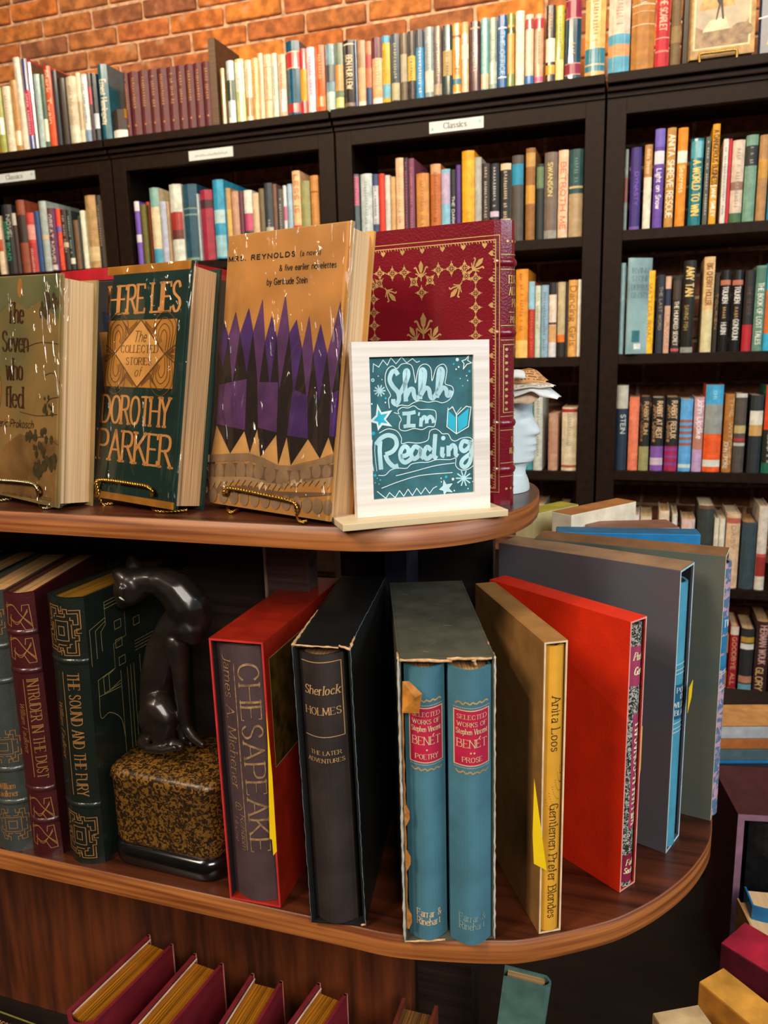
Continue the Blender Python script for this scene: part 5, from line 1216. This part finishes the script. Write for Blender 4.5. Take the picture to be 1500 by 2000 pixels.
mb = MB(); mb.loft([ring(.0605, .044, .022, .0002), ring(.0625, .046, .024, .004), ring(.0625, .046, .024, .015), ring(.060, .0435, .022, .0205), ring(.056, .040, .02, .0215)]); mb.obj('plinth', BLK, cat, True)
mb = MB(); mb.loft([ring(.0575, .041, .018, .0205), ring(.059, .0425, .018, .025), ring(.059, .0425, .018, .086), ring(.0605, .044, .018, .0885), ring(.059, .0425, .018, .0945), ring(.055, .039, .018, .0975), ring(.02, .015, .008, .0985)]); mb.obj('stone_block', STONE, cat, True)
CY_ = .592
def cpt(px, py, dy): p = onY(px, py, CY_+dy); return p-co
def chain(bm, pts):
    P = []
    for (a, b) in zip(pts, pts[1:]):
        n = max(2, int(math.hypot(a[0]-b[0], a[1]-b[1])/2.5))
        for k in range(n):
            t = k/n; P.append([a[i]*(1-t)+b[i]*t for i in range(4)])
    P.append(pts[-1])
    for x, y, r, dy in P:
        c = cpt(x, y, dy); R = r*.000455*(1.08 if x < 300 and y < 1190 else 1)
        bmesh.ops.create_icosphere(bm, subdivisions=2, radius=R, matrix=Matrix.Translation(c))
bm = bmesh.new()
chain(bm, [(310, 1415, 38, 0), (305, 1370, 36, 0), (308, 1320, 37, 0), (322, 1270, 40, .0), (348, 1225, 42, .0), (368, 1200, 44, 0)])
chain(bm, [(372, 1205, 46, 0), (368, 1180, 44, -.002), (345, 1152, 40, -.004), (320, 1137, 32, -.008), (292, 1133, 27, -.012), (268, 1138, 27, -.014)])
chain(bm, [(238, 1150, 9, -.03), (236, 1160, 8, -.03)]); chain(bm, [(262, 1142, 34, -.014), (253, 1152, 31, -.016), (243, 1168, 18, -.018), (238, 1178, 11, -.019)])
chain(bm, [(268, 1122, 23, -.008), (262, 1106, 17, -.008), (257, 1090, 8, -.008)]); chain(bm, [(248, 1134, 22, -.02), (237, 1125, 16, -.021), (227, 1117, 8, -.021)])
chain(bm, [(370, 1225, 36, -.006), (378, 1243, 20, -.008)])
chain(bm, [(345, 1255, 26, -.01), (352, 1310, 18, -.012), (356, 1370, 14, -.012), (364, 1420, 12, -.012), (378, 1440, 11, -.014), (395, 1454, 8, -.016)])
chain(bm, [(345, 1255, 24, .012), (348, 1330, 15, .014), (350, 1400, 12, .014), (357, 1445, 11, .012), (372, 1452, 9, .01)])
chain(bm, [(300, 1400, 34, -.012), (310, 1380, 32, -.014), (325, 1400, 26, -.016), (318, 1435, 26, -.016), (330, 1452, 17, -.016), (352, 1458, 11, -.016)])
chain(bm, [(300, 1400, 34, .012), (325, 1430, 24, .014), (340, 1455, 12, .014)])
chain(bm, [(283, 1440, 16, .0), (278, 1450, 12, -.014), (290, 1462, 10, -.024), (318, 1466, 8, -.028), (342, 1460, 7, -.027)])
me = bpy.data.meshes.new('figure'); bm.to_mesh(me); bm.free()
o = bpy.data.objects.new('figure', me); COL.objects.link(o)
md = o.modifiers.new('r', 'REMESH'); md.mode = 'VOXEL'; md.voxel_size = .0011
ms = o.modifiers.new('s', 'SMOOTH'); ms.factor = .5; ms.iterations = 12
dg = bpy.context.evaluated_depsgraph_get(); dg.update(); me2 = bpy.data.meshes.new_from_object(o.evaluated_get(dg)); bpy.data.objects.remove(o)
zmin = min(v.co.z for v in me2.vertices); me2.name = 'figure'
for v in me2.vertices:
    if v.co.z < .099: v.co.z = .099-(.099-v.co.z)*.05
me2.polygons.foreach_set('use_smooth', [True]*len(me2.polygons)); me2.materials.clear(); me2.materials.append(BZ)
o = bpy.data.objects.new('figure', me2); COL.objects.link(o); o.parent = cat
for ex, ey, ed in ((237, 1168, -.0315),):
    c_ = cpt(ex, ey, ed); eb2 = MB(); eb2.tube([c_+Vector((-.0028, 0, .0012)), c_+Vector((-.001, -.0006, .0006)), c_+Vector((.0012, -.0006, -.0008)), c_+Vector((.003, 0, -.0022))], [.0003, .0009, .0009, .0003], 6); eb2.obj('eye_highlight', mat('#b8b4a8', 'plain', .25), cat, True)  # pale sliver modelled as the white highlight on the cat's eye

# --- slipcases fanned around the rounded end
def sc(label, x, y, yaw, roll, w, dd, h, col, kind='cloth', lining='#1a1210', lip=None, t=.0022, rough=.55, var=.1, **k):
    M = placeM(x, y, LZ, yaw, roll); rt = slipcase('slipcase', label, M, w, dd, h, mat(col, kind, rough, var, **k), mat(lining, 'plain', .7), t, mat(lip, 'paper', .6) if lip else None)
    return M, rt
# red case, brown book
w, dd, h = .0495, .1856, .2444
M, rc = sc('red slipcase right of the cat statue, holding a brown book', -.3298, .5303, 1.5, -.5, w, dd, h, '#96200e', 'paper', '#160808', '#c02a28', .0018, .4, coat=.25)
dr = Dec(flat_surf((w, 0, 0), (0, 1, 0), (0, 0, 1)), rc); dr.rect(.008, h*.53, dd*.8, h*.93, mat('#4a3410', 'paper', .35, .3, scale=70, coat=.3), 'picture_label', 0); dr.line([(.008, h*.53), (dd*.8, h*.53), (dd*.8, h*.93), (.008, h*.93)], .0008, GOLDINK, 'picture_label', 1, closed=True); dr.done()
Mb, bw, bd, bh = slot_book(M, w, dd, h, .0018, fwd=-.0008, top=.004)
rt, S = book('book', 'faded purple brown book with worn gold lettering inside the red slipcase', Mb, bw, bd, bh, mat('#4a3638', 'cloth', .6, .12, scale=30), PAGE_D, bulge=.18, seg=10)
ds = Dec(S['spine'], rt); WG = mat('#a8845c', 'metal', .45, .25, metal=.3, scale=200)
ds.text('CHESAPEAKE', bw*.5, bh*.935, bw*.36, WG, rot=-90, fit=bh*.73, thick=.13, thin=.045); ds.line([(bw*.41, bh*.93), (bw*.41, bh*.205)], .0009, WG, 'gilt_rule', 0)
ds.text('James A. Michener', bw*.16, bh*.955, bw*.19, WG, rot=-90, fit=bh*.51, thick=.12, thin=.05)
ds.text('Random', bw*.30, bh*.345, bw*.12, WG, rot=-90, fit=bh*.14, slant=.2, thick=.12); ds.text('House', bw*.14, bh*.33, bw*.1, WG, rot=-90, fit=bh*.1, slant=.2, thick=.12)
hx, hy, hr = bw*.27, bh*.375, .0032; ds.line([(hx-hr, hy+hr), (hx+hr*.4, hy+hr), (hx+hr*1.4, hy), (hx+hr*.4, hy-hr), (hx-hr, hy-hr)], .0006, WG, 'house_emblem', 0, closed=True); ds.line([(hx-hr, hy), (hx+hr*.3, hy)], .0006, WG, 'house_emblem', 0)
ds.done()
YE = mat('#f2c60c', 'paper', .5, .03)
def slip(label, M, pts, th=.0004):
    O = M @ Vector(pts[0]); n = empty('bookmark_slip', Matrix.Translation(O), label, 'bookmark')
    P = [M @ Vector(p)-O for p in pts]; nn = (P[1]-P[0]).cross(P[2]-P[0]).normalized()*th; k = len(P)
    mobj('paper', P+[p+nn for p in P], [tuple(range(k)), tuple(range(2*k-1, k-1, -1))]+[(i, k+i, k+(i+1) % k, (i+1) % k) for i in range(k)], YE, n)
inv = flat_inv(M, (0, -.004, 0), (1, 0, 0), (0, 0, 1)); I_ = lambda x, y: (lambda q: (q[0], -.004, q[1]))(inv(x, y))
i3 = lambda x, y: I_(400+x/3.947, 1440+y/3.947)
slip('yellow paper slip sticking out of the red slipcase', M, [I_(520, 1390), i3(520, 300), i3(555, 880), i3(528, 912), i3(518, 790), i3(500, 780), i3(485, 40)])

# black case and worn black volume
w, dd, h = .0466, .1927, .2489
M, rc = sc('battered black slipcase with two worn tan corners, left of the grey double slipcase', -.2479, .5233, 9.6, -1.1, w, dd, h, '#121110', 'cloth', '#080707', None, .002, .5, coat=.1)
TB = mat('#c79a6c', 'paper', .8, .12, scale=300)
def wear(rt, strips, name='worn_edge', m=TB):
    b = MB()
    for p0, p1, r0, r1 in strips:
        P0, P1 = Vector(p0), Vector(p1); n = max(4, int((P1-P0).length/.004)); rr = random.Random(int(abs(P0.x+P1.z)*1e5))
        b.tube([P0.lerp(P1, i/n)+Vector((rr.uniform(-1, 1), rr.uniform(-1, 1), rr.uniform(-1, 1)))*.0003 for i in range(n+1)], [r0*rr.uniform(.5, 1.3)*(1-i/n)+r1*rr.uniform(.5, 1.3)*i/n for i in range(n+1)], 5)
    b.obj(name, m, rt, True)
wear(rc, [((.0, 0, h), (w*.8, -.0002, h-.0015), .0011, .0008), ((.0006, 0, h), (.0006, dd*.45, h), .0013, .0006), ((w, 0, h-.001), (w, .02, h), .0014, .0007), ((w*.8, 0, h), (w, 0, h-.003), .0008, .0013), ((w, 0, .002), (w-.004, 0, .001), .001, .0008)])
wear(rc, [((0, 0, h), (0, 0, 0), .0003, .0003), ((w, 0, h), (w, 0, 0), .0004, .0004), ((w, .02, h), (w, dd*.95, h), .0003, .0003)], 'scuffed_edge', mat('#5c6c74', 'plain', .5))
Mb, bw, bd, bh = slot_book(M, w, dd, h, .002, (.03, .88), fwd=.002, top=.006)
rt, S = book('book', 'dark brown cloth volume with gold titling inside the battered black slipcase', Mb, bw, bd, bh, mat('#332a27', 'cloth', .5, .16, scale=30, coat=.1), PAGE_D, bulge=.25, seg=10)
ds = Dec(S['spine'], rt); G3 = mat('#d9a874', 'metal', .35, .08, metal=.3)
ds.text('Sherlock', bw*.1, bh*.862, bw*.2, G3, fit=bw*.8, slant=.15, thick=.13); ds.text('HOLMES', bw*.1, bh*.79, bw*.17, G3, fit=bw*.8, thick=.14)
ds.text('THE LATER', bw*.16, bh*.645, bw*.095, G3, fit=bw*.7, thick=.15); ds.text('ADVENTURES', bw*.08, bh*.617, bw*.095, G3, fit=bw*.84, thick=.15)
ds.line([(bw*.05, bh*.975), (bw*.95, bh*.975), (bw*.95, bh*.71), (bw*.05, bh*.71)], .0007, G3, 'gilt_rule', 0); ds.done()

# grey double case, two blue volumes
w, dd, h = .0733, .1990, .2456
M, rc = sc('worn olive grey slipcase with torn top edge, holding two blue volumes', -.1655, .5239, 19.6, -.1, w, dd, h, '#4c4a3c', 'cloth', '#15100d', None, .002, .65, .12)
rr = random.Random(8); sf = Dec(flat_surf((0, 0, h), (1, 0, 0), (0, 1, 0)), rc)
for _ in range(9): x_, y_ = w*rr.uniform(.1, .85), dd*rr.uniform(.05, .85); sf.line([(x_, y_), (x_+rr.uniform(.002, .009), y_+rr.uniform(-.006, .006))], rr.uniform(.0003, .0012), mat('#7c7a68', 'plain', .7), 'scuff')
sf.done()
wear(rc, [((.001, 0, h-.0008), (w*.55, -.0003, h-.003), .0016, .0016), ((w*.5, 0, h-.001), (w*.97, -.0003, h-.002), .0017, .0014), ((.0, .0, h), (.0, .014, h), .0016, .0005), ((w, 0, h-.002), (w-.001, .028, h), .0012, .0007), ((w*.78, -.001, h-.002), (w*.8, -.001, h-.007), .0016, .0012), ((0, 0, 0.001), (w*.45, 0, .001), .0012, .001)])
wear(rc, [((0, 0, h), (0, 0, 0), .0011, .0012), ((w, 0, h), (w, 0, 0), .0008, .0009)], 'scuffed_edge', mat('#b9b4a8', 'plain', .6))
lt = MB(); rr = random.Random(3)
pts = [(.0028+(.0028 if i in (13, 14, 19, 20, 27, 28) else 0)+rr.uniform(0, .0007), h*(.84-.78*i/29)) for i in range(30)]
for (xa, za), (xb, zb) in zip(pts, pts[1:]):
    n = len(lt.v); lt.v += [(.0018, -.0012, za), (xa, -.0030, za), (xb, -.0030, zb), (.0018, -.0012, zb)]; lt.f.append((n, n+1, n+2, n+3))
lt.obj('torn_paper', mat('#a86c2c', 'paper', .7, .15, scale=200), rc)
fl_ = [(235, 1130), (300, 1128), (432, 1240), (400, 1450), (232, 1448)]; inv = flat_inv(M, (0, -.006, 0), (1, 0, 0), (0, 0, 1))
V = [(lambda q: (q[0], -.0062-(.0025 if k in (2,) else 0), q[1]))(inv(740+x/5.128, 1110+y/5.128)) for k, (x, y) in enumerate(fl_)]
V.append((sum(v[0] for v in V)/5+.003, -.0095, sum(v[2] for v in V)/5))
mobj('torn_paper', V, [(0, 1, 5), (1, 2, 5), (2, 3, 5), (3, 4, 5), (4, 0, 5)], mat('#b97526', 'paper', .6, .2, scale=120), rc)
BLUE = mat('#457585', 'cloth', .6, .1, scale=25); RP = mat('#b81d42', 'paper', .55, .06); CG = mat('#d8b890', 'plain', .5, .06)
for k, (fr_, fw_, lab, vol, st_) in enumerate((((.03, .485), .0015, 'blue cloth poetry volume with crimson spine label, left one in the torn slipcase', 'POETRY', 1), ((.515, 1.0), .009, 'blue cloth prose volume with crimson spine label, right one jutting from the torn slipcase', 'PROSE', 2))):
    Mb, bw, bd, bh = slot_book(M, w, dd, h, .002, fr_, fwd=fw_, top=.006, bot=0)
    rt, S = book('book', lab, Mb, bw, bd, bh, BLUE, PAGE_D, bulge=.32, seg=12)
    ds = Dec(S['spine'], rt); z0, z1 = bh*.668, bh*.865
    ds.rect(bw*.1, z0, bw*.93, z1, RP, 'spine_label', 0, 12)
    ds.line([(bw*.11, z0+.0006), (bw*.92, z0+.0006), (bw*.92, z1-.0006), (bw*.11, z1-.0006)], .0008, CG, 'gilt_rule', 1, closed=True)
    for i in range(24):
        x = bw*(.12+.8*i/23); ds.disc(x, z1+.0014, .0004, CG, 'gilt_ornament', 0, 5); ds.disc(x, z0-.0014, .0004, CG, 'gilt_ornament', 0, 5)
    for (zz, sg) in ((z1+.003, 1), (z0-.003, -1)): ds.line([(bw*(.14+.76*i/14), zz+sg*(.0022*abs(sin(i*1.1))+.001)) for i in range(15)], .0012, GOLDINK, 'gilt_ornament', 0, smooth=True)
    H_ = z1-z0; tx = lambda t, f, hh, ww, **kk: ds.text(t, bw*.515-bw*ww/2, z0+H_*f, H_*hh, CG, fit=bw*ww, layer=2, **kk)
    tx('SELECTED', .84, .075, .68, thick=.14); tx('WORKS OF', .71, .075, .68, thick=.14); tx('Stephen Vincent', .575, .095, .72, thick=.12); tx('BENÉT' if False else 'BENET', .34, .14, .68, thick=.1, thin=.05)
    ds.line([(bw*.515+bw*.155, z0+H_*.495), (bw*.515+bw*.185, z0+H_*.525)], .0008, CG, 'lettering', 2)
    for j in range(st_): ds.disc(bw*(.515+.08*(j-(st_-1)/2)), z0+H_*.245, .0009, CG, 'lettering', 2, 5)
    tx(vol, .08, .085, .56 if k == 0 else .46, thick=.14)
    fa = CG if k == 0 else mat('#7f9a98', 'plain', .5)
    ds.text('Farrar &', bw*.2, bh*.092, .0062, fa, fit=bw*.62, thick=.12, thin=.07); ds.text('Rinehart', bw*.2, bh*.06, .0062, fa, fit=bw*.6, thick=.12, thin=.07); ds.done()

# tan case, yellow book
w, dd, h = .0196, .1608, .2538
M, rc = sc('plain tan slipcase holding the yellow book', -.0627, .5638, 30.3, .1, w, dd, h, '#9a6c38', 'paper', '#3a2412', '#e0c4a0', .0016, .6, .08)
Mb, bw, bd, bh = slot_book(M, w, dd, h, .0016, (.05, 1), fwd=.0005, top=.003)
YB = mat('#e0a02c', 'cloth', .6, .05)
rt, S = book('book', 'yellow cloth book with black vertical titling in the plain tan slipcase', Mb, bw, bd, bh, YB, PAGE_D, bulge=.22, seg=10)
ds = Dec(S['spine'], rt)
ds.text('Anita Loos', bw*.32, bh*.835, bw*.5, INKD, rot=-90, fit=bh*.185, thick=.1, thin=.05); ds.text('Gentlemen Prefer Blondes', bw*.32, bh*.465, bw*.5, INKD, rot=-90, fit=bh*.415, thick=.1, thin=.05)
for r in range(6):
    for i in range(12-r): a = radians(8+i*9); ds.disc(bw*(.95-.0)-bw*(.16*r+.05)*cos(a)*1.0-.0*r, bh*.6-bh*.022*r-bh*.06*sin(a)*(1+.2*r)*.6, .0003, INKD, 'dotted_pattern', 0, 5)
ds.done()
inv = flat_inv(M, (0, -.004, 0), (1, 0, 0), (0, 0, 1)); I_ = lambda x, y: (lambda q: (q[0], -.004, q[1]))(inv(960+x/3.26, 1460+y/3.26))
slip('long yellow slip sticking out beside the yellow book', M, [I_(272, 200), I_(352, 785), I_(270, 740), I_(262, 560)])

# bright red case, patterned spine
w, dd, h = .0224, .1630, .2513
M, rc = sc('bright orange red slipcase standing beside the plain tan one', -.0009, .6337, 55.1, .1, w, dd, h, '#d22604', 'leather', '#3a0c08', '#e8a098', .0016, .5, .05)
Mb, bw, bd, bh = slot_book(M, w, dd, h, .0016, (.1, 1), fwd=.0008, top=.004)
rt, S = book('book', 'grey patterned book with pink spine labels in the bright red slipcase', Mb, bw, bd, bh, mat('#b9b8ac', 'stone', .5, .1, col2='#2c2822', scale=420), PAGE_D, bulge=.25, seg=10)
ds = Dec(S['spine'], rt); PK_ = mat('#a83a60', 'paper', .55, .06); CR_ = mat('#ecdcae', 'plain', .5)
ds.rect(0, bh*.78, bw, bh*.925, PK_, 'spine_label', 0, 10); ds.rect(bw*.3, bh*.235, bw, bh*.675, PK_, 'spine_label', 0, 8); ds.rect(0, bh*.02, bw, bh*.13, mat('#8c1c3c', 'paper', .5), 'spine_label', 0, 10)
ds.text('Poetic', bw*.2, bh*.875, .0068, CR_, fit=bw*.7, slant=.2, thick=.16); ds.text('Gems', bw*.24, bh*.822, .0068, CR_, fit=bw*.65, slant=.2, thick=.16)
ds.text('WILLIAM McGONAGALL', bw*.88, bh*.25, bw*.44, CR_, rot=90, fit=bh*.4, thick=.2, thin=.09); ds.text('Folio', bw*.25, bh*.088, .0055, CR_, fit=bw*.55, slant=.2, thick=.16); ds.text('Society', bw*.15, bh*.055, .0055, CR_, fit=bw*.75, slant=.2, thick=.16)
ds.line([(bw*.7, bh*.71), (bw*.6, bh*.73), (bw*.75, bh*.75), (bw*.62, bh*.765)], .001, CR_, 'ornament', 0, smooth=True); ds.done()
slip('short yellow slip edge behind the bright red slipcase', M, [(w+.001, .001, .145), (w+.004, .002, .15), (w+.004, .002, .11), (w+.001, .001, .1)])

# mauve case
w, dd, h = .0365, .1842, .2783
M, rc = sc('large mauve grey slipcase with white binding holding a pale blue book', .0392, .7018, 68.7, 0, w, dd, h, '#5c4a4e', 'cloth', '#101014', '#bcd4dc', .002, .65, .1, scale=9, col2='#454e56')
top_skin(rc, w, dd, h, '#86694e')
Mb, bw, bd, bh = slot_book(M, w, dd, h, .002, (0, .86), fwd=.0015, top=.012)
rt, S = book('book', 'pale blue book with silver banded spine in the mauve grey slipcase', Mb, bw, bd, bh, mat('#4c9cb8', 'cloth', .5, .07), PAGE_D, bulge=.3, seg=10)
ds = Dec(S['spine'], rt); SV = mat('#dfe6e4', 'metal', .4, .05, metal=.2); ds.rect(0, bh*.50, bw, bh*.63, mat('#1f5c80', 'plain', .5), 'spine_label', 0, 10)
for z in (.44, .455, .475, .66, .675, .695): ds.line([(bw*i/8, bh*z+.004*sin(pi*i/8)) for i in range(9)], .0009, SV, 'silver_band', 1)
for t, z in (('POEM', .60), ('OF', .575), ('WILLIAM', .545), ('BLAKE', .515)): ds.text(t, bw*.5, bh*z, .005, SV, align='c', w=.8, layer=1, thick=.16)
ds.done(); slip('small yellow tag on the pale blue spine', M, [(w*.72, -.005, .16), (w*.9, -.006, .166), (w*.85, -.006, .15), (w*.7, -.005, .135)])
# green grey case
w, dd, h = .0291, .1825, .2809
M, rc = sc('green grey slipcase with frayed cream edge beyond the mauve one', .0836, .7692, 78.7, -3.3, w, dd, h, '#6a6450', 'cloth', '#1c140c', '#e6d8bc', .002, .65, .1, scale=9, col2='#4a5654')
top_skin(rc, w, dd, h, '#6e4c2c')
Mb, bw, bd, bh = slot_book(M, w, dd, h, .002, (0, 1), fwd=.004, top=.008)
rt, S = book('book', 'pink and blue patterned book in the green grey slipcase', Mb, bw, bd, bh, mat('#c8a0b0', 'stone', .5, .1, col2='#5c7898', scale=110), PAGE_D, bulge=.25, seg=10)
ds = Dec(S['spine'], rt); BB = mat('#2a78a4', 'paper', .5)
for a, b in ((.60, .655), (.665, .73), (.74, .8)): ds.rect(0, bh*a, bw, bh*b, BB, 'spine_label', 0, 8)
ds.text('TWAIN', bw*.5, bh*.765, .007, WHITE, align='c', w=.6, layer=1, thick=.18)
for z in (.58, .59, .52): ds.line([(0, bh*z), (bw, bh*(z+.015))], .001, WHITE, 'ornament', 1)
ds.done()
# blue, mauve brown, cream, olive behind
def fanbook(label, x, y, yaw, w, dd, h, col, top, nm='slipcase', z=LZ):
    rt = empty(nm, placeM(x, y, z, yaw), label, nm); t = .002
    MB().box(0, 0, 0, w, dd, h-.0004, .001).obj('case_walls', mat(col, 'cloth', .6, .08), rt)
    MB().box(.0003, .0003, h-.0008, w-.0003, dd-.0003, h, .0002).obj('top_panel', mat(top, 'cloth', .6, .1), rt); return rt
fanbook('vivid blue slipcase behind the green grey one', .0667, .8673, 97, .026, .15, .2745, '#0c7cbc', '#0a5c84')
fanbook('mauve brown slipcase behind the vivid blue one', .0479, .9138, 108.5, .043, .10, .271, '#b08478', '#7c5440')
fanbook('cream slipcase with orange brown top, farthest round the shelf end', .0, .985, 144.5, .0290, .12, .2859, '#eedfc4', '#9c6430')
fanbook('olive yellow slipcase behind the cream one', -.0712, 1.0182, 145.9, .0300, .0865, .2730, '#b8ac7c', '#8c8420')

# ------------------------------------------------------------------ bottom shelf
RC = mat('#7a1e28', 'cloth', .5, .1); Z3b = Z3+.0002; hR = .17
R5 = [((-.5137, .6467), (-.4765, .6437), 6, 'first red gilt-topped book from the left on the bottom shelf'), ((-.447, .6365), (-.4076, .6336), 3, 'second red gilt-topped book from the left on the bottom shelf'),
      ((-.3723, .6292), (-.3348, .6288), 0, 'third red gilt-topped book on the bottom shelf, under the black slipcase'), ((-.299, .6381), (-.2633, .6334), 2, 'fourth red gilt-topped book, split page block, on the bottom shelf')]
GT = mat('#b4701c', 'pages', .35, .35, metal=.35)
for a, b, yw, lab in R5:
    wv = math.hypot(b[0]-a[0], b[1]-a[1]); ang = math.degrees(math.atan2(b[1]-a[1], b[0]-a[0]))-yw*.6; dd = .125
    x = a[0]+sin(radians(ang))*dd; y = a[1]-cos(radians(ang))*dd
    rt, S = book('gilt_book', lab, placeM(x, y, Z3b, ang), wv, dd, hR, RC, GT, group='red gilt-topped books on the bottom shelf', board=.0035, inset=.005, bulge=.25)
    for sx in (0, wv-.0035):
        q = MB(); q.tube([(sx+.00175, dd, .001), (sx+.00175, dd, hR)], .0021, 8); q.obj('board_edge', mat('#b06a5c', 'cloth', .6), rt, True)
    MB().box(.0045, .012, hR-.0052, .0055, dd-.001, hR-.0035).obj('endpaper', mat('#d8c0a8', 'paper'), rt)
a, b = Vector((-.2086, .6477)), Vector((-.171, .6489)); 
rt, S = book('gilt_book', 'short brown book with cracked dark page block, rightmost of the gilt-topped row', placeM(a.x, a.y-.11, Z3b, 0), .0376, .11, .168, mat('#6a2c1a', 'cloth', .5), mat('#6a4420', 'pages', .5, .4), board=.0035, inset=.006)
rt, S = book('book', 'scuffed teal book leaning cover-out on the bottom shelf below the yellow book', placeM(-.1277, .65, Z3b+.005, 4, 6, 0) @ Matrix.Translation((.046, 0, 0)) @ Matrix.Rotation(radians(90), 4, 'Z'), .016, .046, .212, mat('#5c7f76', 'cloth', .5, .2, scale=60, col2='#48685f'), PAGE_D, bulge=.3)
def box3(label, x, y, yaw, w, dd, h, col, top):
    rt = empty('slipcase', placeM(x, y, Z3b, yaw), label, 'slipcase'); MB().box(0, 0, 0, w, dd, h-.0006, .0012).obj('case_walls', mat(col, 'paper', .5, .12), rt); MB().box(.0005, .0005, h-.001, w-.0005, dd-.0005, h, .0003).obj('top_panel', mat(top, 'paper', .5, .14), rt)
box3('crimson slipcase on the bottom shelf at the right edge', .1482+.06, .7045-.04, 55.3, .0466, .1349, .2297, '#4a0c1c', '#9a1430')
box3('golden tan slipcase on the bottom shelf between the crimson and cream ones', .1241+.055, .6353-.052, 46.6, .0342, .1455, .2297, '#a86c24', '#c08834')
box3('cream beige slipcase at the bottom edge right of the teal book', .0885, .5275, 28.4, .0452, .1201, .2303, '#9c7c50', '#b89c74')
_o = empty('book', placeM(-.80, .535, Z3b, -2.8), 'black book with spaced orange capitals lying flat at the lower left corner', 'book')
MB().box(0, 0, 0, .138, .09, .0305, .001).obj('cover', mat('#100d0b', 'plain', .4), _o); MB().box(.004, .0902, .003, .134, .0915, .0307).obj('page_block', mat('#8c8434', 'pages', .6), _o)
_d = Dec(flat_surf((0, 0, .0305), (1, 0, 0), (0, 1, 0)), _o); _d.text('NATIONAL BESTSELLER', .03, .076, .0045, mat('#d8a070', 'plain', .5), serif=False, thick=.2, slant=.2, track=4, fit=.104); _d.done()
# maroon slipcase, black books
w, dd, h = .19, .0585+.06, .2388
M = placeM(.1365, .9683, Z3b, 10.3); rc = slipcase('slipcase', 'large maroon slipcase with lilac rim at the right edge, holding black volumes', M, w, dd, h, mat('#4a2226', 'paper', .5, .1), mat('#0a0808', 'plain', .8), .0085, mat('#94687c', 'cloth', .7, .1))
rt, S = book('book', 'black volume with scuffed corner inside the large maroon slipcase', M @ Matrix.Translation((.022, .012, .009)), .07, .09, h-.03, mat('#17181a', 'leather', .4, .3, scale=60), mat('#1c1c1e', 'plain', .6), bulge=.2)
rt, S = book('book', 'pale wooden-looking book corner in front of the maroon slipcase', placeM(.155, .862, Z3b, 12), .05, .08, .14, mat('#c89c60', 'wood', .5, .1), PAGE, bulge=.1)
rt, S = book('book', 'vivid blue book corner behind the pale one at the right edge', placeM(.152, .905, Z3b, 8), .05, .04, .155, mat('#0c70a8', 'paper', .5), PAGE, bulge=.1)
# flat stack beyond
st = Vector((.12, 1.2, 0)); zz = [(-.629, -.611, '#4f6468', 'grey green slab-like book second from the bottom of the flat stack at right'), (-.610, -.5935, '#b4672c', 'orange brown book in the flat stack at right'), (-.5925, -.5735, '#b8b8b8', 'pale grey page-edged book in the flat stack at right'), (-.5725, -.570, '#c48c50', 'tan cover on top of the flat stack at right')]
for i, (a, b, c, lab) in enumerate(zz):
    rt = empty('book', placeM(.10, 1.19, a, 16), lab, 'book'); MB().box(0, 0, 0, .24, .07, b-a, .0006).obj('cover' if i != 2 else 'page_block', mat(c, 'paper', .6, .1), rt)
rt = empty('book', placeM(.10, 1.19, -.6345, 16), 'blue book at the bottom of the flat stack at right', 'book'); MB().box(0, 0, 0, .24, .07, .005, .0004).obj('cover', mat('#1478b0', 'paper'), rt)
rt = empty('table', Matrix.Translation((.1, 1.2, FLOORZ)), 'dark table under the flat stack of books at right', 'table'); MB().box(-.03, -.02, -.6550-FLOORZ, .5, .3, -.6347-FLOORZ, .001).obj('table_top', mat('#1c120d', 'wood', .5), rt)
for x, y in ((.0, .0), (.46, 0), (0, .26), (.46, .26)): MB().box(x, y, .0, x+.03, y+.03, -.6552-FLOORZ).obj('leg', mat('#1c120d', 'wood', .5), rt)
